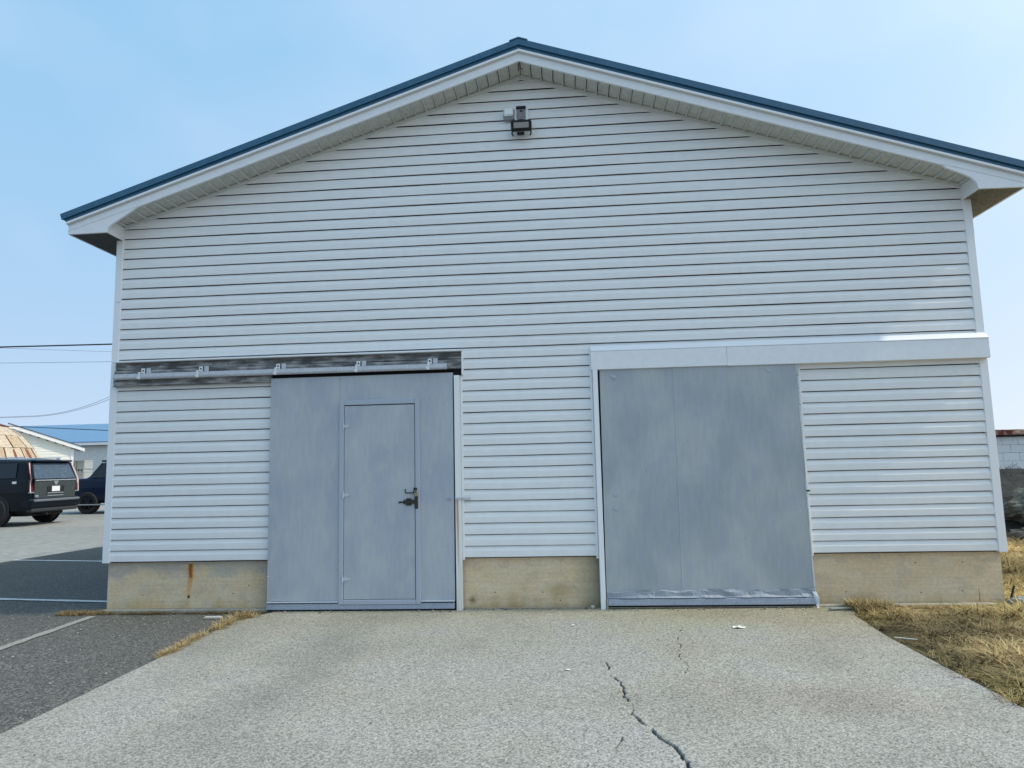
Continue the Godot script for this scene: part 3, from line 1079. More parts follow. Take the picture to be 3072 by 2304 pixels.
	ax.append_array(steps(4.79, 5.88, .006))
	ax.append_array(steps(5.92, 7.5, .04))
	var az := PackedFloat32Array()
	az.append_array(steps(-.010, .86, .04))
	az.append_array(steps(.88, 4.3, .016))
	az.append_array(steps(4.34, 12.0, .06))
	var apm := field(ax, az, ap_h)
	apm = wander_edges(apm)
	var ap := mi("concrete_apron", apm, M.concrete)
	tag(ap, "cracked concrete apron in front of the two sliding doors", "")
	ap.set_meta("kind", "structure")
	var st2 := mb()
	for side in [0, 1]:
		var zz := steps(-.01, 12.0, .1)
		for i in zz.size() - 1:
			var x0 := apron_edge(side, zz[i])
			var x1 := apron_edge(side, zz[i + 1])
			st2.set_color(Color(.55, .53, .5))
			quad(st2, Vector3(x0, .001, zz[i]), Vector3(x1, .001, zz[i + 1]), Vector3(x1, -.1, zz[i + 1]), Vector3(x0, -.1, zz[i]), Vector3(-1 if side == 0 else 1, 0, 0))
	obj("slab_edge", st2, M.concrete, ap)

func apron_edge(side: int, z: float) -> float:
	if side == 0:
		var x := 1.655
		if z < .45:
			x += clampf((.45 - z) * .62, 0.0, .30)
		return x + fn.get_noise_1d(z * 40.0) * .012
	var xr := 7.455 + clampf((1.2 - z) * .07, 0.0, .1)
	if z < .45:
		xr += clampf((.45 - z) * .32, 0.0, .14)
	return xr + fn.get_noise_1d(z * 45.0 + 700.0) * .02

func wander_edges(m: ArrayMesh) -> ArrayMesh:
	var arr := m.surface_get_arrays(0)
	var v: PackedVector3Array = arr[Mesh.ARRAY_VERTEX]
	for i in v.size():
		var p := v[i]
		if p.x < 2.2:
			p.x = lerpf(apron_edge(0, p.z), 2.2, (p.x - 1.66) / .54)
		elif p.x > 7.0:
			p.x = lerpf(7.0, apron_edge(1, p.z), (p.x - 7.0) / .5)
		v[i] = p
	arr[Mesh.ARRAY_VERTEX] = v
	var o := ArrayMesh.new()
	o.add_surface_from_arrays(Mesh.PRIMITIVE_TRIANGLES, arr)
	return o

func shear_field(m: ArrayMesh) -> ArrayMesh:
	var arr := m.surface_get_arrays(0)
	var v: PackedVector3Array = arr[Mesh.ARRAY_VERTEX]
	for i in v.size():
		var p := v[i]
		p.x += -4.809 + (p.z + 4.13) * -.150
		v[i] = p
	arr[Mesh.ARRAY_VERTEX] = v
	var o := ArrayMesh.new()
	o.add_surface_from_arrays(Mesh.PRIMITIVE_TRIANGLES, arr)
	return o

# ground of the right-hand side: dry lawn that climbs into a dark bank
func bank_height(x: float, z: float) -> float:
	var t := clampf((-z - 3.9) / 5.0, 0.0, 1.0)
	var rise := (t * t * (3.0 - 2.0 * t)) * clampf((x - 7.5) / 1.6, 0.0, 1.0)
	var slope := clampf((-z - .2) / 4.0, 0.0, 1.0) * .03
	var lip := clampf((x - 7.4) / .5, 0.0, 1.0)
	var hum := fn.get_noise_2d(x * 35.0, z * 35.0) * .03 + fn.get_noise_2d(x * 90.0, z * 90.0) * .012
	var rough := fn.get_noise_2d(x * 60.0 + 90.0, z * 60.0) * .16 * clampf(t * 3.0, 0.0, 1.0) * (1.0 - t * .6)
	return -.02 + lip * .035 + hum * lip + slope + rise + rough

func build_bank() -> void:
	var h := func(x: float, z: float) -> Array:
		var k := fn.get_noise_2d(x * 50.0, z * 50.0)
		var lawn := Color(.15, .115, .05).lerp(Color(.09, .075, .03), clampf(.5 + k, 0.0, 1.0))
		var dark := Color(.004, .0045, .004).lerp(Color(.026, .028, .023), clampf(.35 + k * 1.4, 0.0, 1.0))
		var t := clampf((-z - 4.2 + k * .5) / .5, 0.0, 1.0)
		return [bank_height(x, z), lawn.lerp(dark, t)]
	var xs := PackedFloat32Array()
	xs.append_array(steps(7.42, 10.0, .07))
	xs.append_array(steps(10.09, 18.0, .11))
	xs.append_array(steps(18.6, 60.0, 1.4))
	var zs := PackedFloat32Array()
	zs.append_array(steps(-60.0, -14.0, 2.0))
	zs.append_array(steps(-13.5, -9.5, .4))
	zs.append_array(steps(-9.4, 6.0, .09))
	zs.append_array(steps(6.4, 14.0, .5))
	var o := mi("lawn_bank", field(xs, zs, h), M.soil)
	tag(o, "dry lawn right of the apron climbing into a dark bank", "")
	o.set_meta("kind", "structure")

# one tuft of flattened dry grass
func tuft(seed_: int, blades: int, length: float, flat: float) -> ArrayMesh:
	rng.seed = seed_
	var st := mb()
	for i in blades:
		var a := rng.randf() * TAU
		var base := Vector3(rng.randf_range(-.09, .09), 0, rng.randf_range(-.09, .09))
		var dir := Vector3(cos(a), 0, sin(a))
		var l := length * rng.randf_range(.45, 1.2)
		var lift := rng.randf_range(.12, 1.0) * (1.0 - flat) + .12
		var w := rng.randf_range(.0025, .0055)
		var p := base
		var d := (dir + Vector3.UP * lift * 1.6).normalized()
		var side := dir.cross(Vector3.UP).normalized() * w
		var tone := rng.randf()
		var c := Color(.46, .35, .15).lerp(Color(.72, .62, .36), tone)
		if rng.randf() < .16:
			c = Color(.24, .155, .06)
		if rng.randf() < .05:
			c = Color(.20, .21, .09)
		st.set_color(c)
		var bend := rng.randf_range(.15, .5)
		for s in 3:
			var q := p + d * l / 3.0
			q.y = maxf(q.y, .004)
			var w0 := 1.0 - s / 3.2
			var w1 := 1.0 - (s + 1) / 3.2
			quad(st, p - side * w0, p + side * w0, q + side * w1, q - side * w1, Vector3.UP + dir * -.3)
			p = q
			d = (d + Vector3.DOWN * bend + Vector3(rng.randf_range(-.25, .25), 0, rng.randf_range(-.25, .25))).normalized()
	return st.commit()

func scatter(called: String, label: String, mesh: Mesh, mat: Material, places: Array) -> void:
	var mm := MultiMesh.new()
	mm.transform_format = MultiMesh.TRANSFORM_3D
	mm.use_colors = true
	mm.mesh = mesh
	mm.instance_count = places.size()
	for i in places.size():
		mm.set_instance_transform(i, places[i][0])
		mm.set_instance_color(i, places[i][1])
	var o := MultiMeshInstance3D.new()
	o.name = numbered(called, self)
	o.multimesh = mm
	o.material_override = mat
	add_child(o, true)
	o.set_meta("kind", "stuff")
	o.set_meta("label", label)

func build_grass() -> void:
	var t1 := tuft(3, 46, .17, .72)
	var t2 := tuft(4, 40, .20, .35)
	var lists := [[], []]
	rng.seed = 400
	for i in 15000:
		var x := rng.randf_range(7.42, 12.6)
		var z := rng.randf_range(-4.6, 4.2)
		if x < 9.2 and z < .13:
			continue
		if x < apron_edge(1, z) + .02:
			continue
		if x > 9.2 and z < 0.0 and x < 9.2 + rng.randf() * .1:
			continue
		var dens := fn.get_noise_2d(x * 40.0, z * 40.0)
		if dens < -.45 and rng.randf() < .5:
			continue
		var edge := clampf((x - apron_edge(1, z)) / .35, 0.0, 1.0)
		if rng.randf() > .22 + edge:
			continue
		var near_wall := clampf((z - .06) / .35, .35, 1.0) if x < 9.3 else 1.0
		var s := rng.randf_range(.6, 1.25) * (.7 + .3 * edge) * (.5 + .5 * near_wall)
		var b := Basis(Vector3.UP, rng.randf() * TAU).scaled(Vector3(s, s * rng.randf_range(.4, 1.0) * near_wall, s))
		var v := rng.randf_range(.65, 1.2) * (1.0 + dens * .9)
		var c := Color(v, v * .97, v * .9)
		if edge < .75 and rng.randf() < .75 - edge * .6:
			c = Color(v * .34, v * .36, v * .30)  # shade along the apron edge put into the tuft colour
		if fn.get_noise_2d(x * 22.0 + 800.0, z * 22.0) > .12:
			c = Color(v * .90, v * .88, v * .70)
		lists[0 if rng.randf() < .72 else 1].append([Transform3D(b, Vector3(x, bank_height(x, z) - .004, z)), c])
	scatter("dry_grass", "matted straw-coloured dry grass right of the apron", t1, M.straw, lists[0])
	scatter("dry_grass", "taller dry grass stalks standing in the matted lawn", t2, M.straw, lists[1])
	# strip of grass in the joint left of the apron, and at the corner of the wall
	var left := []
	rng.seed = 401
	for i in 300:
		var z := rng.randf_range(.3, 1.75)
		if fn.get_noise_1d(z * 260.0) < .06 and rng.randf() < .92:
			continue
		var x := apron_edge(0, z) - rng.randf_range(-.01, .085) * (1.0 - z * .3)
		var s := rng.randf_range(.3, 1.0) * (1.15 - z * .35)
		left.append([Transform3D(Basis(Vector3.UP, rng.randf() * TAU).scaled(Vector3(s * .7, s, s * .7)), Vector3(x, -.018, z)), Color(1, 1, 1) * rng.randf_range(.6, 1.05)])
	for i in 90:
		var x := rng.randf_range(-.5, .05)
		var z := .03 + rng.randf_range(-.05, .09) + absf(x) * .05
		var s := rng.randf_range(.35, .6)
		left.append([Transform3D(Basis(Vector3.UP, rng.randf() * TAU).scaled(Vector3(s * .8, s * .7, s * .6)), Vector3(x, -.016, z)), Color(1, .92, .8) * rng.randf_range(.55, .95)])
	for i in 110:
		var x := rng.randf_range(.05, 1.75)
		var s := rng.randf_range(.18, .36)
		left.append([Transform3D(Basis(Vector3.UP, rng.randf() * TAU).scaled(Vector3(s, s * .7, s)), Vector3(x, -.014, .075 + rng.randf() * .03)), Color(.6, .56, .45) * rng.randf_range(.4, .8)])
	scatter("dry_grass", "thin line of dry grass in the joint between asphalt and apron", t2, M.straw, left)
	# grass along the foot of the foundation on the right
	var foot := []
	for i in 130:
		var x := 7.62 + 1.4 * pow(rng.randf(), 2.2)
		var s := rng.randf_range(.35, .8) * (1.25 if x < 7.95 else .6)
		foot.append([Transform3D(Basis(Vector3.UP, rng.randf() * TAU).scaled(Vector3(s * .7, s, s * .7)), Vector3(x, .005, .1 + rng.randf() * .16)), Color(1, 1, 1) * rng.randf_range(.7, 1.05)])
	scatter("dry_grass", "dry grass growing along the foot of the right foundation", t2, M.straw, foot)

func boulder_mesh(seed_: int, size: Vector3) -> SurfaceTool:
	var n := FastNoiseLite.new()
	n.seed = seed_
	n.frequency = .9
	var st := mb()
	var rows := 14
	var cols := 20
	var p := []
	for j in rows + 1:
		var line := PackedVector3Array()
		for i in cols:
			var th := PI * j / rows
			var ph := TAU * i / cols
			var d := Vector3(sin(th) * cos(ph), cos(th), sin(th) * sin(ph))
			var r := 1.0 + n.get_noise_3dv(d * 1.6) * .55 + n.get_noise_3dv(d * 4.0 + Vector3.ONE * 9.0) * .2
			r = roundf(r * 7.0) / 7.0 * .35 + r * .65
			line.append(d * r * size)
		p.append(line)
	for j in rows:
		for i in cols:
			var a: Vector3 = p[j][i]
			var b: Vector3 = p[j][(i + 1) % cols]
			var c: Vector3 = p[j + 1][(i + 1) % cols]
			var d: Vector3 = p[j + 1][i]
			quad(st, a, b, c, d, (a + b + c + d) / size)
	return st

func build_right_side() -> void:
	# boulders in the bank
	var bs := [
		[Vector3(12.72, .50, -5.25), Vector3(.40, .26, .34), 5, "large grey boulder in the dark bank right of the warehouse"],
		[Vector3(12.15, .12, -4.5), Vector3(.20, .13, .2), 6, "dark low rock at the foot of the bank by the dry grass"],
		[Vector3(12.05, .62, -5.3), Vector3(.12, .08, .12), 7, "small rock high in the bank beside the corner post"],
	]
	for q in bs:
		var o := obj("boulder", boulder_mesh(q[2], q[1]), M.bank_rock if q[2] == 5 else M.dark_stone)
		o.position = q[0]
		tag(o, q[3], "boulder", "boulders in the bank")
	var s := obj("stone", boulder_mesh(9, Vector3(.085, .05, .06)), M.stone)
	s.position = Vector3(9.15, .045, .12)
	tag(s, "pale flat stone at the right corner of the foundation", "stone")
	s = obj("stone", boulder_mesh(10, Vector3(.02, .018, .02)), M.pale_stone)
	s.position = Vector3(5.125, .014, .05)
	tag(s, "small pale pebble left of the right door's jamb", "stone")
	s = obj("stone", boulder_mesh(14, Vector3(.03, .035, .025)), M.dark_stone)
	s.position = Vector3(7.70, .03, .10)
	tag(s, "small black stone against the foundation right of the plain door", "stone")
	var st := mb()
	tube(st, PackedVector3Array([Vector3(9.10, -.03, .035), Vector3(9.185, .175, .01)]), [.011, .010], 8)
	tag(obj("iron_rod", st, M.dark_iron), "short black iron rod leaning out of the ground at the corner", "rod")
	# brush on the bank
	rng.seed = 90
	st = mb()
	for i in 520:
		var x := rng.randf_range(10.6, 17.0)
		var z := rng.randf_range(-10.2, -4.4)
		var base := Vector3(x, bank_height(x, z) - .03, z)
		var a := rng.randf() * TAU
		var tall := rng.randf_range(.12, .4) if rng.randf() < .95 else rng.randf_range(.4, .6)
		if z < -7.0 and rng.randf() < .75:
			tall *= .35
		var d := Vector3(cos(a) * .8, rng.randf_range(.4, 1.1), sin(a) * .8).normalized()
		var pts := PackedVector3Array([base])
		var q := base
		for k in 3:
			q += d * tall / 3.0
			d = (d + Vector3(rng.randf_range(-.4, .4), rng.randf_range(-.3, .25), rng.randf_range(-.4, .4))).normalized()
			pts.append(q)
		tube(st, pts, [.008, .006, .004, .002], 4)
		if rng.randf() < .6:
			var e := pts[1].lerp(pts[2], rng.randf())
			tube(st, PackedVector3Array([e, e + Vector3(rng.randf_range(-.15, .15), rng.randf_range(.02, .16), rng.randf_range(-.15, .15))]), [.004, .0015], 4)
	var br := obj("dead_brush", st, M.twig)
	br.set_meta("kind", "stuff")
	br.set_meta("label", "bare dark brush covering the bank below the white block building")
	# white block building on the bank
	var b := thing("block_building", "low white block building with a rusty roof edge on the bank", "building", Vector3(15.60, 1.0, -10.78))
	st = mb()
	bx(st, Vector3(-.0, -.5, -6.0), Vector3(14.0, .86, -.09))
	obj("wall", st, M.mortar, b)
	rng.seed = 17
	for r in 5:
		var y := -.145 + r * .2
		var x := .0 if r % 2 else -.195
		while x < 4.0:
			var xa := maxf(x, .0)
			var xb := x + .385
			st = mb()
			bx(st, Vector3(xa + .004, y + .004, -.2), Vector3(xb, y + .195, -.076 + rng.randf() * .004), .004)
			obj("block", st, M.block_white if rng.randf() < .7 else M.block_grey, b)
			x += .39
	st = mb()
	for x in [1.42, .45]:
		bx(st, Vector3(x, .70, -.074), Vector3(x + .014, .80, -.07))
	obj("wall_crack", st, M.trim_shaded, b)
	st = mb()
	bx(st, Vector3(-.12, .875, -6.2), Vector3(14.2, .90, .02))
	obj("painted_eave_shadow", st, M.black, b)  # black slab paints the shadow under the roof edge
	st = mb()
	bx(st, Vector3(-.14, .90, -6.2), Vector3(14.2, 1.035, .04), .01)
	obj("rusty_roof_edge", st, M.rusty_fascia, b)

# ---------------------------------------------------------------- odds and ends on the apron
func build_litter() -> void:
	var st := mb()
	rng.seed = 30
	for q in [[Vector3(6.35, .006, .905), .046, "torn white paper scrap lying before the plain door"], [Vector3(4.92, .006, .79), .022, "small white paper scrap before the middle foundation"], [Vector3(4.868, .006, 2.12), .016, "tiny white scrap lying on the apron near the crack"]]:
		st = mb()
		var c: Vector3 = q[0]
		var r: float = q[1]
		var ring: Array[Vector3] = []
		for k in 9:
			var t := TAU * k / 9.0
			var rr := r * rng.randf_range(.45, 1.2)
			ring.append(Vector3(cos(t) * rr * 1.4, rng.randf_range(0.0, r * .45), sin(t) * rr))
		for k in 9:
			tri(st, Vector3(0, r * .12, 0), ring[k], ring[(k + 1) % 9], Vector3.UP)
		var o := obj("paper_scrap", st, M.paper)
		o.position = c
		tag(o, q[2], "paper scrap", "scraps lying on the apron")
	st = mb()
	bx(st, Vector3(-.13, 0, -.022), Vector3(.13, .014, .022), .003, Transform3D(Basis(Vector3.UP, .12), Vector3.ZERO))
	var p := obj("plank", st, M.plank_green)
	p.position = Vector3(7.49, .012, .21)
	tag(p, "weathered greenish plank lying by the grass near the foundation", "plank")
	st = mb()
	bx(st, Vector3(-.085, 0, -.025), Vector3(.085, .018, .025), .003)
	p = obj("plank", st, M.plank_pale)
	p.position = Vector3(1.33, -.012, .33)
	tag(p, "short pale plank lying on the asphalt left of the apron", "plank")
	st = mb()
	bx(st, Vector3(-.08, 0, -.008), Vector3(.08, .008, .008), .002, Transform3D(Basis(Vector3.UP, -.5), Vector3.ZERO))
	p = obj("stick", st, M.plank_pale)
	p.position = Vector3(7.53, .012, 1.34)
	tag(p, "thin pale stick on the right edge of the apron", "stick")
	st = mb()
	bx(st, Vector3(-.012, 0, -.01), Vector3(.014, .012, .01), .003)
	p = obj("metal_bit", st, M.steel)
	p.position = Vector3(.273, -.013, .792)
	tag(p, "small shiny bit of metal on the asphalt near the painted line", "metal bit")

# crumbs of stone and dirt along the wall foot and on the asphalt
func build_gravel() -> void:
	rng.seed = 222
	var places := []
	for i in 420:
		var x := rng.randf_range(-.1, 9.1)
		var z := .0 + absf(rng.randfn(0.0, .035)) + .03
		if (x > 1.75 and x < 3.75) or (x > 5.25 and x < 7.3):
			z += .08
		var on_slab := x > apron_edge(0, z) and x < apron_edge(1, z)
		var s := rng.randf_range(.25, 1.0) * rng.randf_range(.4, 1.0)
		var v := rng.randf_range(.25, 1.0)
		places.append([Transform3D(Basis(Vector3.UP, rng.randf() * TAU).scaled(Vector3(s, s * .7, s)), Vector3(x, (.002 if on_slab else -.014) + .004 * s, z)), Color(v, v * .93, v * .80)])
	for i in 500:
		var x := rng.randf_range(-3.2, 1.62)
		var z := rng.randf_range(.1, 3.6)
		var s := rng.randf_range(.15, .6)
		var v := rng.randf_range(.5, 1.3)
		places.append([Transform3D(Basis(Vector3.UP, rng.randf() * TAU).scaled(Vector3(s, s * .6, s)), Vector3(x, -.013, z)), Color(v, v, v * .94)])
	for i in 160:
		var x := rng.randf_range(1.8, 7.4)
		var z := rng.randf_range(.1, 3.6)
		var s := rng.randf_range(.12, .45)
		var v := rng.randf_range(.15, 1.1)
		places.append([Transform3D(Basis(Vector3.UP, rng.randf() * TAU).scaled(Vector3(s, s * .6, s)), Vector3(x, .003, z)), Color(v, v * .95, v * .86)])
	scatter("gravel", "crumbs of stone and dirt along the wall and on the paving", boulder_mesh(33, Vector3(.013, .009, .011)).commit(), M.gravel, places)

# ---------------------------------------------------------------- vehicles
# loft of half cross-sections along the body; s: [a, c0, belt, roof, half width, roof half width]
func car_body(st: SurfaceTool, secs: Array) -> void:
	var rings := []
	for s in secs:
		var a: float = s[0]
		var c0: float = s[1]
		var belt: float = s[2]
		var roof: float = s[3]
		var w: float = s[4]
		var wr: float = s[5]
		var half := [Vector2(0, c0), Vector2(w * .86, c0), Vector2(w * .965, c0 + .08), Vector2(w * .99, lerpf(c0, belt, .35)), Vector2(w, lerpf(c0, belt, .62)), Vector2(w * .985, belt - .06), Vector2(w * .955, belt)]
		if roof > belt + .1:
			half.append_array([Vector2(lerpf(w * .94, wr, .5), lerpf(belt, roof, .5)), Vector2(wr, roof - .09), Vector2(wr - .07, roof - .025), Vector2(wr * .55, roof + .005), Vector2(0, roof + .015)])
		else:
			half.append_array([Vector2(w * .93, belt + .012), Vector2(w * .90, belt + .02), Vector2(w * .85, belt + .025), Vector2(w * .5, roof + .01), Vector2(0, roof + .015)])
		var ring := PackedVector3Array()
		for p in half:
			ring.append(Vector3(-a, p.y, p.x))
		for k in range(half.size() - 2, 0, -1):
			ring.append(Vector3(-a, half[k].y, -half[k].x))
		rings.append(ring)
	var n: int = rings[0].size()
	for i in rings.size() - 1:
		var mid := Vector3.ZERO
		for k in n:
			mid += rings[i][k] + rings[i + 1][k]
		mid /= 2.0 * n
		for k in n:
			var a: Vector3 = rings[i][k]
			var b: Vector3 = rings[i][(k + 1) % n]
			var c: Vector3 = rings[i + 1][(k + 1) % n]
			var d: Vector3 = rings[i + 1][k]
			var out := (a + b + c + d) * .25 - mid
			quad(st, a, b, c, d, out)
	for e in [0, rings.size() - 1]:
		var mid := Vector3.ZERO
		for k in n:
			mid += rings[e][k]
		mid /= n
		for k in n:
			tri(st, mid, rings[e][k], rings[e][(k + 1) % n], Vector3(1 if e == 0 else -1, 0, 0))

func wheel(parent: Node3D, at: Vector3, r: float, w: float, side: float, dark := false) -> void:
	var xf := Transform3D(Basis(Vector3(1, 0, 0), Vector3(0, 1, 0), Vector3(0, 0, 1)) if side > 0 else Basis(Vector3(-1, 0, 0), Vector3(0, 1, 0), Vector3(0, 0, -1)), at)
	var st := mb()
	lathe(st, PackedVector2Array([Vector2(r * .6, -w * .5), Vector2(r * .9, -w * .5), Vector2(r * .985, -w * .38), Vector2(r, -w * .2), Vector2(r, w * .2), Vector2(r * .985, w * .38), Vector2(r * .9, w * .5), Vector2(r * .66, w * .49), Vector2(r * .62, w * .40)]), 28, xf)
	var t := obj("wheel", st, M.black_rubber, parent)
	st = mb()
	lathe(st, PackedVector2Array([Vector2(r * .62, w * .42), Vector2(r * .56, w * .30), Vector2(r * .5, w * .12), Vector2(0, w * .1)]), 24, xf)
	for k in 6:
		var b := Basis(Vector3(0, 0, 1), TAU * k / 6.0)
		bx(st, Vector3(r * .08, -r * .07, w * .2), Vector3(r * .58, r * .07, w * .36), .01, xf * Transform3D(b, Vector3.ZERO))
	lathe(st, PackedVector2Array([Vector2(r * .16, w * .2), Vector2(r * .15, w * .40), Vector2(0, w * .41)]), 14, xf)
	obj("rim", st, M.black if dark else M.rim, t)
	st = mb()
	lathe(st, PackedVector2Array([Vector2(r * .6, -w * .4), Vector2(0, -w * .4)]), 20, xf)
	obj("brake", st, M.black, t)

func patch(st: SurfaceTool, pts: Array, thick: Vector3) -> void:
	# a thin solid plate between four corners, thickened along thick
	var q: Array[Vector3] = []
	for p in pts:
		q.append(p + thick)
	var n := pts.size()
	var mid := Vector3.ZERO
	for p in pts:
		mid += p / n
	for k in range(1, n - 1):
		tri(st, q[0], q[k], q[k + 1], thick)
		tri(st, pts[0], pts[k], pts[k + 1], -thick)
	for k in n:
		var e: Vector3 = (pts[k] + pts[(k + 1) % n]) * .5 - mid
		quad(st, pts[k], pts[(k + 1) % n], q[(k + 1) % n], q[k], e)

func build_suv() -> void:
	# local: rear bumper at the origin, nose towards -x, left flank at +z
	var v := thing("parked_suv", "black full-size SUV parked tail towards the warehouse, dusty tailgate", "SUV", Vector3(-10.58, -.028, -12.80), "", deg_to_rad(-2.1))
	var st := mb()
	car_body(st, [
		[.06, .55, 1.36, 1.37, .93, .80], [.12, .46, 1.36, 1.50, .985, .84], [.20, .42, 1.36, 1.76, 1.0, .83], [.27, .40, 1.36, 1.93, 1.01, .82], [.42, .38, 1.36, 1.955, 1.02, .83], [1.2, .36, 1.35, 1.985, 1.02, .84],
		[2.4, .36, 1.33, 1.99, 1.02, .84], [3.1, .36, 1.31, 1.955, 1.02, .82], [3.5, .36, 1.30, 1.80, 1.02, .80], [3.95, .36, 1.28, 1.40, 1.02, .85], [4.05, .36, 1.27, 1.28, 1.02, .9], [4.8, .38, 1.18, 1.19, 1.0, .8], [5.12, .42, 1.05, 1.06, .95, .7], [5.22, .5, .9, .91, .88, .6]])
	obj("body", st, M.black_paint, v)
	# tailgate skin, dusty, with the plate recess
	st = mb()
	patch(st, [Vector3(-.055, .74, .80), Vector3(-.055, 1.33, .80), Vector3(-.055, 1.33, -.80), Vector3(-.055, .74, -.80)], Vector3(.024, 0, 0))
	var tg := obj("tailgate", st, M.dusty_paint, v)
	st = mb()
	patch(st, [Vector3(-.028, .88, .34), Vector3(-.028, 1.15, .34), Vector3(-.028, 1.15, -.34), Vector3(-.028, .88, -.34)], Vector3(.004, 0, 0))
	obj("plate_recess", st, M.black, tg)
	st = mb()
	patch(st, [Vector3(-.022, .99, .155), Vector3(-.022, 1.145, .155), Vector3(-.022, 1.145, -.155), Vector3(-.022, .99, -.155)], Vector3(.005, 0, 0))
	obj("licence_plate", st, M.plate, tg)
	st = mb()
	patch(st, [Vector3(-.03, 1.315, .80), Vector3(-.03, 1.345, .80), Vector3(-.03, 1.345, -.80), Vector3(-.03, 1.315, -.80)], Vector3(.02, 0, 0))
	obj("chrome_strip", st, M.chrome, tg)
	st = mb()
	patch(st, [Vector3(-.03, 1.30, .09), Vector3(-.03, 1.30, -.09), Vector3(-.03, 1.235, -.06), Vector3(-.03, 1.165, 0), Vector3(-.03, 1.235, .06)], Vector3(.012, 0, 0))
	obj("emblem", st, M.dull_chrome, tg)
	st = mb()
	for y in [.93, .855]:
		patch(st, [Vector3(-.03, y, .33), Vector3(-.03, y + .028, .30), Vector3(-.03, y + .028, -.30), Vector3(-.03, y, -.33)], Vector3(.014, 0, 0))
	obj("handle_bar", st, M.dull_chrome, tg)
	# rear window, sloping with the tail
	st = mb()
	patch(st, [Vector3(-.078, 1.365, .80), Vector3(-.255, 1.83, .70), Vector3(-.255, 1.83, -.70), Vector3(-.078, 1.365, -.80)], Vector3(.034, .012, 0))
	obj("rear_window", st, M.dusty_glass, v)
	st = mb()
	patch(st, [Vector3(-.074, 1.362, .88), Vector3(-.25, 1.86, .775), Vector3(-.25, 1.86, .70), Vector3(-.074, 1.362, .80)], Vector3(.03, .01, 0))
	patch(st, [Vector3(-.074, 1.362, -.80), Vector3(-.25, 1.86, -.70), Vector3(-.25, 1.86, -.775), Vector3(-.074, 1.362, -.88)], Vector3(.03, .01, 0))
	obj("rear_pillar", st, M.black_paint, v)
	st = mb()
	bx(st, Vector3(-.42, 1.875, -.74), Vector3(-.10, 1.93, .74), .02)
	obj("spoiler", st, M.black_paint, v)
	st = mb()
	for s in [-1.0, 1.0]:
		bx(st, Vector3(-3.0, 2.0, s * .72 - .02), Vector3(-.5, 2.03, s * .72 + .02), .012)
		for a in [.6, 1.7, 2.9]:
			bx(st, Vector3(-a - .05, 1.96, s * .72 - .018), Vector3(-a + .05, 2.005, s * .72 + .018), .006)
	obj("roof_rack", st, M.chrome, v)
	# tall tail lights: red lens with a pale strip
	for s in [-1.0, 1.0]:
		st = mb()
		patch(st, [Vector3(-.03, 1.0, s * .81), Vector3(-.05, 1.36, s * .81), Vector3(-.235, 1.85, s * .76), Vector3(-.255, 1.85, s * .84), Vector3(-.09, 1.36, s * .945), Vector3(-.07, 1.0, s * .955)], Vector3(.022, .0, s * .03))
		var tl := obj("tail_light", st, M.red_lens, v)
		st = mb()
		patch(st, [Vector3(-.055, .99, s * .90), Vector3(-.075, 1.36, s * .885), Vector3(-.24, 1.84, s * .79), Vector3(-.247, 1.84, s * .815), Vector3(-.086, 1.36, s * .92), Vector3(-.066, .99, s * .93)], Vector3(.032, .0, s * .034))
		obj("pale_strip", st, M.pale_lens, tl)
		st = mb()
		bx(st, Vector3(-.10, .955, s * .80), Vector3(-.02, .995, s * .96), .008)
		obj("light_foot", st, M.dull_chrome, tl)
	# bumper: body-coloured cover, ledge, lower trim
	st = mb()
	bx(st, Vector3(-.35, .50, -1.0), Vector3(.03, .80, 1.0), .06)
	var bp := obj("rear_bumper", st, M.black_paint, v)
	st = mb()
	bx(st, Vector3(-.02, .70, -.90), Vector3(.075, .775, .88), .02)
	obj("step_pad", st, M.grey_plastic, bp)
	st = mb()
	bx(st, Vector3(-.2, .40, -.9), Vector3(.012, .51, .9), .03)
	obj("lower_valance", st, M.grey_plastic_dark, bp)
	st = mb()
	bx(st, Vector3(.028, .84, .72), Vector3(.045, .90, .84), .008)
	obj("reflector", st, M.chrome, bp)
	# dark side glass
	for s in [-1.0, 1.0]:
		for w in [[.50, 1.30], [1.40, 2.25], [2.33, 3.05]]:
			st = mb()
			patch(st, [Vector3(-w[0], 1.40, s * .972), Vector3(-w[0] - .06, 1.83, s * .865), Vector3(-w[1], 1.84, s * .865), Vector3(-w[1] - .03, 1.39, s * .975)], Vector3(0, .01, s * .014))
			obj("side_window", st, M.dark_glass, v)
		for a in [1.75, 2.75]:
			st = mb()
			bx(st, Vector3(-a - .18, 1.13, s * 1.015), Vector3(-a, 1.16, s * 1.045), .01)
			obj("door_handle", st, M.chrome, v)
		st = mb()
		bx(st, Vector3(-.58, 1.24, s * 1.0), Vector3(-.44, 1.31, s * 1.012), .005)
		obj("side_badge", st, M.chrome, v)
		for a in [1.12, 4.15]:
			st = mb()
			lathe(st, PackedVector2Array([Vector2(.50, 0), Vector2(.49, .012), Vector2(0, .013)]), 24, Transform3D(Basis.IDENTITY if s > 0 else Basis(Vector3.UP, PI), Vector3(-a, .46, s * 1.005)))
			obj("wheel_arch", st, M.black, v)
			wheel(v, Vector3(-a, .425, s * .905), .425, .28, s)
		st = mb()
		bx(st, Vector3(-3.5, .40, s * .93), Vector3(-1.7, .45, s * 1.06), .015)
		obj("running_board", st, M.grey_plastic_dark, v)
	st = mb()
	bx(st, Vector3(-4.9, .28, -.7), Vector3(-.3, .42, .7), .04)
	bx(st, Vector3(-.5, .30, .30), Vector3(.02, .36, .36), .01)
	obj("underbody", st, M.black, v)
	st = mb()
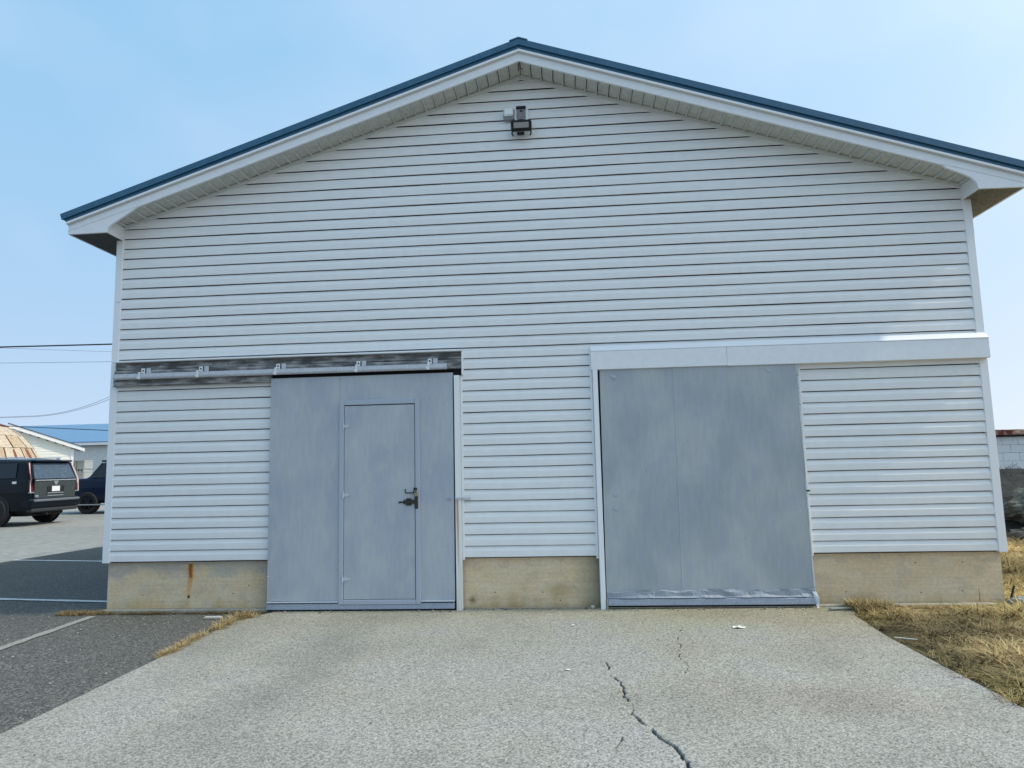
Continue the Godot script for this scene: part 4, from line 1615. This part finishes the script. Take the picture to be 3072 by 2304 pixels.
	patch(st, [Vector3(-3.99, 1.36, .84), Vector3(-3.2, 1.90, .72), Vector3(-3.2, 1.90, -.72), Vector3(-3.99, 1.36, -.84)], Vector3(-.02, .02, 0))
	obj("windscreen", st, M.dark_glass, v)

func build_pickup() -> void:
	var v := thing("parked_pickup", "dark navy pickup truck parked beyond the SUV, half behind the warehouse", "pickup truck", Vector3(-12.9, -.028, -17.35))
	# local: front axle at x = 0, nose towards -x, the flank we see at z = 0
	var st := mb()
	var secs := [[1.42, .55, 1.05, 1.06, .84, .6], [1.30, .48, 1.22, 1.23, .93, .7], [.75, .42, 1.27, 1.28, .98, .8], [.12, .42, 1.30, 1.31, .99, .85], [.03, .42, 1.30, 1.42, .99, .85], [-.36, .42, 1.28, 1.86, .99, .80], [-.52, .42, 1.28, 1.93, .99, .79], [-1.3, .42, 1.28, 1.96, .99, .79], [-2.15, .42, 1.28, 1.94, .99, .78], [-2.35, .42, 1.28, 1.80, .99, .77], [-2.42, .42, 1.28, 1.29, .99, .8], [-4.1, .46, 1.28, 1.29, .99, .8]]
	secs.reverse()
	for s in secs:
		s[0] = s[0]
	car_body(st, secs)
	var body := obj("body", st, M.navy_paint, v)
	body.position = Vector3(0, 0, -.99)
	for w in [[-.40, -1.22, .30], [-1.32, -2.15, 0.0]]:
		st = mb()
		patch(st, [Vector3(-w[0] - w[2], 1.33, -.045), Vector3(-w[0] + .06, 1.83, -.175), Vector3(-w[1], 1.84, -.175), Vector3(-w[1], 1.33, -.045)], Vector3(0, .01, .014))
		obj("side_window", st, M.dark_glass, v)
	st = mb()
	patch(st, [Vector3(.0, 1.36, -.14), Vector3(.38, 1.87, -.24), Vector3(.38, 1.87, -1.74), Vector3(.0, 1.36, -1.84)], Vector3(-.02, .02, 0))
	obj("windscreen", st, M.dark_glass, v)
	for z in [0.0, -1.98]:
		for a in [.02, 3.3]:
			wheel(v, Vector3(a, .41, z - .1 if z == 0.0 else z + .1), .41, .26, 1.0 if z == 0.0 else -1.0, true)
	st = mb()
	bx(st, Vector3(-.30, .325, -.02), Vector3(2.4, .365, .09), .012)
	obj("running_board", st, M.dull_chrome, v)
	st = mb()
	bx(st, Vector3(-.9, .38, -1.7), Vector3(4.0, .5, -.3), .03)
	obj("underbody", st, M.black, v)
	st = mb()
	bx(st, Vector3(.33, 1.92, -.35), Vector3(.52, 1.99, -.25), .02)
	obj("roof_light", st, M.black, v)

# ---------------------------------------------------------------- far buildings, totes and wires
func build_far() -> void:
	# white gable with clapboards
	var b := thing("white_gable_shed", "white clapboard gable of a neighbouring shed behind the SUV", "shed", Vector3(-32.3, 0, -42.35), "", deg_to_rad(39.0))
	var st := mb()
	var ridge := -4.05
	var top := 4.86
	var pitch := .375
	prism(st, PackedVector2Array([Vector2(0, -.2), Vector2(0, top + pitch * ridge), Vector2(ridge, top), Vector2(ridge, -.2)]), -9.0, -.03)
	obj("wall", st, M.mortar, b)
	for i in 25:
		var y := i * .2
		var reach := minf(0.0, (y + .1 - top) / pitch - ridge) if false else clampf((top - y) / pitch + ridge, ridge + .05, 0.0)
		st = mb()
		quad(st, Vector3(ridge, y, .018), Vector3(reach, y, .018), Vector3(reach, y + .2, .0), Vector3(ridge, y + .2, .0), Vector3(0, 0, 1))
		quad(st, Vector3(ridge, y, .018), Vector3(reach, y, .018), Vector3(reach, y, -.02), Vector3(ridge, y, -.02), Vector3(0, -1, 0))
		obj("clapboard", st, M.cream_board, b)
	st = mb()
	bx(st, Vector3(-.16, -.1, -.02), Vector3(.03, top + pitch * ridge, .05), .01)
	obj("corner_board", st, M.vinyl_trim, b)
	st = mb()
	prism(st, PackedVector2Array([Vector2(ridge - .05, top + .10), Vector2(.72, top + .10 + pitch * (ridge - .72)), Vector2(.72, top + .37 + pitch * (ridge - .72)), Vector2(ridge - .05, top + .37)]), .0, .38)
	obj("rake_board", st, M.vinyl_trim, b)
	st = mb()
	prism(st, PackedVector2Array([Vector2(ridge - .05, top + .375), Vector2(.76, top + .375 + pitch * (ridge - .76)), Vector2(.76, top + .43 + pitch * (ridge - .76)), Vector2(ridge - .05, top + .43)]), -9.0, .42)
	obj("roof", st, M.far_roof_dark, b)
	# pale plain building left of it
	var p := thing("pale_building", "plain pale wall left of the white gable, behind the rusty dome", "building", Vector3(-32.3, 0, -42.35) + Vector3(-4.07 * cos(deg_to_rad(39.0)), 0, 4.07 * sin(deg_to_rad(39.0))), "", deg_to_rad(39.0))
	st = mb()
	bx(st, Vector3(-5.0, -.2, -8.0), Vector3(-.02, 5.02, -.25))
	obj("wall", st, M.lilac_wall, p)
	st = mb()
	bx(st, Vector3(-5.1, 5.02, -8.1), Vector3(-.02, 5.10, -.2))
	obj("roof_edge", st, M.vinyl_trim, p)
	# long building with a bright blue roof
	var r := thing("blue_roof_building", "long pale building with a bright blue metal roof, far left", "building", Vector3(-41.6, 0, -59.7))
	st = mb()
	bx(st, Vector3(-22, -.2, -10), Vector3(14, 4.38, 0))
	obj("wall", st, M.grey_wall, r)
	st = mb()
	for i in 21:
		bx(st, Vector3(-21.9, .1 + i * .2, 0.0), Vector3(13.9, .115 + i * .2, .012))
	var sl := obj("wall_seam", st, M.trim_shaded, r)
	sl.set_meta("kind", "stuff")
	st = mb()
	prism(st, PackedVector2Array([Vector2(.55, 4.74), Vector2(-5.2, 6.95), Vector2(-10.9, 4.74), Vector2(-10.9, 4.66), Vector2(-5.2, 6.86), Vector2(.55, 4.66)]), -22.5, 14.5, Transform3D(Basis(Vector3(0, 0, 1), Vector3(0, 1, 0), Vector3(1, 0, 0)), Vector3.ZERO))
	var rf := obj("roof", st, M.bright_blue_roof, r)
	st = mb()
	for i in 60:
		var x := -22.0 + i * .6
		var a := Vector3(x, 4.745, .53)
		var c := Vector3(x, 6.945, -5.18)
		quad(st, a, a + Vector3(.04, 0, 0), c + Vector3(.04, 0, 0), c, Vector3(0, 1, .4))
		quad(st, a + Vector3(0, .03, .01), a + Vector3(.04, .03, .01), c + Vector3(.04, .03, .01), c + Vector3(0, .03, .01), Vector3(0, 1, .4))
	var ribs := obj("roof_rib", st, M.bright_blue_roof, rf)
	ribs.set_meta("kind", "stuff")
	st = mb()
	bx(st, Vector3(-22.4, 4.37, .35), Vector3(14.4, 4.655, .5))
	obj("fascia", st, M.vinyl_trim, r)
	st = mb()
	bx(st, Vector3(-22.4, 4.33, .0), Vector3(14.4, 4.37, .52))
	obj("eave_soffit", st, M.black, r)
	# rusty dome: rows of steel panels, each its own tone
	var d := thing("rusty_dome", "rust-streaked cream metal dome at the left edge behind the SUV", "dome", Vector3(-33.76, 0, -35.05))
	rng.seed = 61
	var R := 4.2
	var H := 5.2
	var bands := 7
	var cols := 18
	for j in bands:
		for i in cols:
			var e0 := PI * .5 * j / bands
			var e1 := PI * .5 * (j + 1) / bands
			var t0 := TAU * (i + (.5 if j % 2 else 0.0)) / cols
			var t1 := t0 + TAU / cols
			var pt := func(e: float, t: float, g: float) -> Vector3: return Vector3(cos(t) * cos(e) * (R + g), sin(e) * (H + g), sin(t) * cos(e) * (R + g))
			var g := rng.randf() * .03
			st = mb()
			var k := .012
			var a: Vector3 = pt.call(e0, t0 + k, g + .03)
			var bb: Vector3 = pt.call(e0, t1 - k, g + .03)
			var c: Vector3 = pt.call(e1, t1 - k, g)
			var dd: Vector3 = pt.call(e1, t0 + k, g)
			quad(st, a, bb, c, dd, a + c)
			quad(st, a, bb, pt.call(e0, t1 - k, -.02), pt.call(e0, t0 + k, -.02), Vector3.DOWN)
			var q := rng.randf()
			if j >= bands - 2:
				q = .95
			obj("panel", st, M.dome_cream if q < .62 else (M.dome_tan if q < .945 else M.dome_rust), d)
	st = mb()
	for i in 40:
		var t0 := TAU * i / 40.0
		for j in 12:
			var e0 := PI * .5 * j / 12.0
			var e1 := PI * .5 * (j + 1) / 12.0
			var f := func(e: float, t: float) -> Vector3: return Vector3(cos(t) * cos(e) * (R - .03), sin(e) * (H - .03), sin(t) * cos(e) * (R - .03))
			quad(st, f.call(e0, t0), f.call(e0, t0 + TAU / 40.0), f.call(e1, t0 + TAU / 40.0), f.call(e1, t0), f.call(e0, t0))
	obj("shell", st, M.dome_rust, d)
	# fish totes stacked against the far wall
	var tones := [M.tote_grey, M.tote_grey, M.tote_mint, M.tote_grey, M.tote_grey, M.tote_grey]
	var names := ["topmost grey plastic tote of the left stack by the white shed", "topmost grey plastic tote of the right stack by the white shed", "mint green plastic tote in the left stack by the white shed", "grey plastic tote beside the mint green one, right stack", "lowest plastic tote of the left stack, behind the SUV", "lowest plastic tote of the right stack, behind the vehicles"]
	for k in 6:
		var colm := k % 2
		var row := 2 - k / 2
		var t := thing("plastic_tote", names[k], "tote", Vector3(-33.45 + colm * .62 * 1.0, .95 + (row - 1) * .86 - .08, -44.4), "plastic totes stacked by the white shed")
		st = mb()
		bx(st, Vector3(-.29 - .03 * colm, .10, -.5), Vector3(.27 + .06 * colm, .80, .5), .04)
		obj("tub", st, tones[k], t)
		st = mb()
		bx(st, Vector3(-.31 - .03 * colm, .72, -.52), Vector3(.29 + .06 * colm, .80, .52), .02)
		obj("rim", st, tones[k], t)
		st = mb()
		for x in [-.26, -.02, .22]:
			bx(st, Vector3(x - .05, -.06, -.48), Vector3(x + .05, .10, .48), .01)
		obj("skid", st, tones[k], t)
	# overhead wires
	var wires := [
		[Vector3(-60.0, 8.4, -15.5), Vector3(-18.02, 6.70, -18.81), Vector3(-13.2, 6.715, -19.16), Vector3(2.0, 7.3, -20.2), .030, "thick black twisted overhead cable, highest of the wires"],
		[Vector3(-60.0, 8.2, -15.9), Vector3(-18.02, 6.665, -18.82), Vector3(-13.4, 6.40, -19.18), Vector3(2.0, 6.2, -20.2), .007, "thin wire just below the thick overhead cable"],
		[Vector3(-60.0, 7.6, -16.4), Vector3(-18.04, 6.05, -18.89), Vector3(-13.4, 6.00, -19.23), Vector3(2.0, 6.2, -20.2), .009, "single thin wire halfway between cable and rooftops"],
		[Vector3(-19.5, 3.80, -19.1), Vector3(-16.64, 3.87, -19.25), Vector3(-13.55, 4.60, -19.39), Vector3(-11.0, 5.6, -19.6), .009, "upper of two pale wires sweeping up to the warehouse"],
		[Vector3(-19.5, 3.80, -19.1), Vector3(-16.64, 3.84, -19.25), Vector3(-13.55, 4.50, -19.40), Vector3(-11.0, 5.45, -19.6), .009, "lower of two pale wires sweeping up to the warehouse"],
		[Vector3(-60.0, 7.8, -17.4), Vector3(-18.12, 3.50, -19.18), Vector3(-13.6, 3.20, -19.54), Vector3(2.0, 3.1, -20.4), .016, "dark wire crossing in front of the bright blue roof"]]
	for w in wires:
		var pts := PackedVector3Array()
		var wa: Vector3 = w[1]
		var wb: Vector3 = w[2]
		if wb.y - wa.y > .5:       # the sweeping pair
			for i in 25:
				var u := -1.2 + 3.2 * i / 24.0
				var q := wa.lerp(wb, u)
				q.y = wa.y + (wb.y - wa.y) * (.16 * u + .84 * u * absf(u) if u > 0.0 else .16 * u * .3)
				pts.append(q)
		else:                      # long spans with a slight sag
			for i in 41:
				var u := -8.0 + 12.0 * i / 40.0
				var q := wa.lerp(wb, u)
				q.y += .006 * (u - .5) * (u - .5)
				pts.append(q)
		st = mb()
		tube(st, pts, [w[4]], 6)
		var pale: bool = w[4] < .0105
		tag(obj("overhead_wire", st, M.wire_pale if pale else M.black_rubber), w[5], "overhead wire", "overhead wires")

func more_materials() -> void:
	var soft := grain_image(256, [[256, 0.15], [96, 0.4], [40, 0.5]], 71)
	M.flash_grey = grained(tinted(soft, Color(.20, .235, .28), Color(.29, .33, .38), Color(.42, .46, .50)), .35, .5)
	M.jamb = coloured(plain(Color.WHITE, .45))
	M.far_ground = grained(tinted(soft, Color(.10, .105, .09), Color(.14, .14, .12), Color(.18, .175, .15)), 9.0, .95)
	M.rust_panel = grained(tinted(soft, Color(.05, .045, .045), Color(.22, .20, .21), Color(.50, .48, .50)), .16, .7)
	M.lens = grained(tinted(soft, Color(.20, .20, .21), Color(.30, .29, .30), Color(.38, .37, .38)), .1, .3)
	M.box_shade = plain(Color(.30, .34, .36), .55)
	M.dark_stone = grained(tinted(soft, Color(.03, .03, .028), Color(.07, .072, .066), Color(.13, .135, .125)), .5, .95)
	M.bolt_iron = grained(tinted(soft, Color(.008, .006, .004), Color(.022, .016, .010), Color(.06, .045, .03)), .1, .6)
	M.gravel = coloured(plain(Color(.42, .41, .38), .95))
	M.bank_rock = grained(tinted(soft, Color(.03, .034, .03), Color(.095, .105, .095), Color(.22, .24, .22)), .7, .95)
	M.pale_stone = plain(Color(.52, .48, .40), .9)
	M.paper = plain(Color(.80, .79, .74), .9)
	M.plank_green = grained(tinted(soft, Color(.16, .20, .17), Color(.27, .32, .28), Color(.38, .42, .37)), .2, .9)
	M.plank_pale = grained(tinted(soft, Color(.30, .29, .26), Color(.46, .45, .42), Color(.58, .57, .53)), .2, .9)
	M.mortar = plain(Color(.62, .63, .62), .9)
	M.block_white = grained(tinted(soft, Color(.70, .715, .71), Color(.78, .79, .785), Color(.83, .84, .83)), .8, .9)
	M.block_grey = grained(tinted(soft, Color(.64, .66, .66), Color(.72, .735, .73), Color(.80, .81, .80)), .8, .9)
	M.rusty_fascia = grained(tinted(grain_image(256, [[128, 0.2], [40, 0.5], [20, 0.6]], 72), Color(.055, .012, .010), Color(.17, .045, .035), Color(.70, .55, .38)), 2.6, .85)
	M.cream_board = grained(tinted(soft, Color(.70, .74, .70), Color(.76, .80, .755), Color(.80, .83, .79)), 3.0, .6)
	M.lilac_wall = plain(Color(.66, .68, .74), .7)
	M.grey_wall = grained(tinted(soft, Color(.50, .52, .52), Color(.56, .58, .58), Color(.62, .64, .63)), 6.0, .7)
	M.far_roof_dark = plain(Color(.05, .08, .12), .5)
	M.bright_blue_roof = grained(tinted(soft, Color(.12, .245, .39), Color(.14, .27, .43), Color(.16, .29, .46)), 9.0, .45)
	M.dome_cream = grained(tinted(soft, Color(.24, .13, .07), Color(.48, .41, .31), Color(.62, .57, .48)), 2.6, .8)
	M.dome_tan = grained(tinted(soft, Color(.17, .07, .035), Color(.42, .33, .22), Color(.56, .49, .38)), 2.2, .8)
	M.dome_rust = grained(tinted(soft, Color(.06, .018, .012), Color(.15, .045, .026), Color(.36, .20, .12)), 1.6, .85)
	M.tote_grey = grained(tinted(soft, Color(.24, .27, .28), Color(.32, .35, .36), Color(.40, .43, .43)), 1.4, .7)
	M.tote_mint = grained(tinted(soft, Color(.40, .56, .56), Color(.48, .63, .63), Color(.55, .68, .67)), 1.4, .7)
	M.wire_pale = plain(Color(.30, .31, .36), .8)
	M.black_paint = plain(Color(.003, .006, .011), .3)
	M.black_paint.clearcoat_enabled = true
	M.black_paint.metallic_specular = .25
	M.black_paint.clearcoat = .22
	M.black_paint.clearcoat_roughness = .12
	M.dusty_paint = grained(tinted(soft, Color(.016, .022, .026), Color(.030, .040, .044), Color(.06, .07, .072)), 1.1, .55)
	M.navy_paint = plain(Color(.006, .013, .04), .35)
	M.navy_paint.clearcoat_enabled = true
	M.navy_paint.metallic_specular = .25
	M.navy_paint.clearcoat = .2
	M.navy_paint.clearcoat_roughness = .15
	M.dark_glass = plain(Color(.006, .010, .014), .12)
	M.dusty_glass = grained(tinted(soft, Color(.02, .05, .10), Color(.045, .075, .115), Color(.14, .17, .19)), 1.3, .3)
	M.chrome = plain(Color(.78, .78, .80), .18, .9)
	M.dull_chrome = plain(Color(.40, .42, .43), .35, .7)
	M.plate = grained(tinted(soft, Color(.55, .57, .60), Color(.70, .72, .74), Color(.76, .78, .79)), .12, .6)
	M.red_lens = plain(Color(.06, .012, .016), .25)
	M.pale_lens = plain(Color(.72, .60, .62), .25)
	M.grey_plastic = plain(Color(.12, .14, .155), .6)
	M.grey_plastic_dark = plain(Color(.022, .026, .03), .6)
	M.rim = plain(Color(.35, .37, .40), .35, .8)

# ---------------------------------------------------------------- sky
func make_sky() -> PanoramaSkyMaterial:
	var n := FastNoiseLite.new()
	n.seed = 2
	n.frequency = 1.1
	n.fractal_octaves = 4
	var w := 512
	var h := 256
	var data := PackedFloat32Array()
	data.resize(w * h * 3)
	var sun_az := Vector2(1, .05).normalized()
	var sun_dir := Vector3(1.0, 1.03, .05).normalized()
	for y in h:
		var el := (0.5 - (y + .5) / h) * PI
		for x in w:
			var az := (x + .5) / w * TAU
			var d := Vector3(sin(az) * cos(el), sin(el), -cos(az) * cos(el))
			var up := maxf(d.y, 0.0)
			var to_sun := .5 + .5 * Vector2(sin(az), -cos(az)).dot(sun_az)     # 0 away from the sun, 1 towards it
			var low := pow(1.0 - up, 3.6)
			var c := Color(.27, .53, .80).lerp(Color(.57, .685, .86), low)
			var milky := clampf((to_sun - .30) * 1.25, 0.0, 1.0)
			c = c.lerp(Color(.84, .89, .94), milky * (.22 + .62 * low))
			var veil := n.get_noise_3dv(d * Vector3(1.5, 3.2, 1.5)) + .5 * n.get_noise_3dv(d * 4.0 + Vector3(7, 3, 1))
			c = c.lerp(Color(.70, .76, .90), clampf(veil * .32 + .05, 0.0, .20))
			var off := rad_to_deg(acos(clampf(d.dot(sun_dir), -1.0, 1.0)))
			c += Color(1.0, .96, .88) * (1.5 * exp(-pow(off / 26.0, 2.0)) + .35 * exp(-pow(off / 50.0, 2.0)))
			var k := (y * w + x) * 3
			data[k] = c.r
			data[k + 1] = c.g
			data[k + 2] = c.b
	var m := PanoramaSkyMaterial.new()
	m.panorama = ImageTexture.create_from_image(Image.create_from_data(w, h, false, Image.FORMAT_RGBF, data.to_byte_array()))
	m.filter = true
	return m

func _ready() -> void:
	fn.seed = 1
	fn.frequency = 0.01
	fn.fractal_octaves = 3
	# camera
	var cam := Camera3D.new()
	cam.name = "camera"
	cam.position = Vector3(4.8874, 1.4514, 7.1500)
	cam.rotation_degrees = Vector3(6.7085, 4.2133, -1.3096)
	cam.fov = 58.668
	cam.near = .05
	cam.far = 1500.0
	add_child(cam)
	cam.current = true
	# sky and exposure
	var we := WorldEnvironment.new()
	we.name = "environment"
	var env := Environment.new()
	env.background_mode = Environment.BG_SKY
	var sky := Sky.new()
	sky.sky_material = make_sky()
	env.sky = sky
	env.tonemap_mode = Environment.TONE_MAPPER_LINEAR
	env.tonemap_exposure = 1.1
	env.ambient_light_source = Environment.AMBIENT_SOURCE_SKY
	env.sdfgi_enabled = true
	env.ssao_enabled = true
	env.ssil_enabled = true
	we.environment = env
	add_child(we)
	# sun: from the right, almost along the facade, through thin haze
	var sun := DirectionalLight3D.new()
	sun.name = "sun"
	sun.light_energy = 0.85
	sun.light_color = Color(1.0, .94, .84)
	sun.light_angular_distance = 2.0
	sun.shadow_enabled = true
	add_child(sun)
	sun.look_at_from_position(Vector3.ZERO, -Vector3(1.0, 1.03, .05), Vector3.UP)

	make_materials()
	more_materials()
	build_ground()
	build_bank()
	build_warehouse()
	build_far()
	build_right_side()
	build_fittings()
	build_suv()
	build_pickup()
	build_litter()
	build_gravel()
	build_grass()
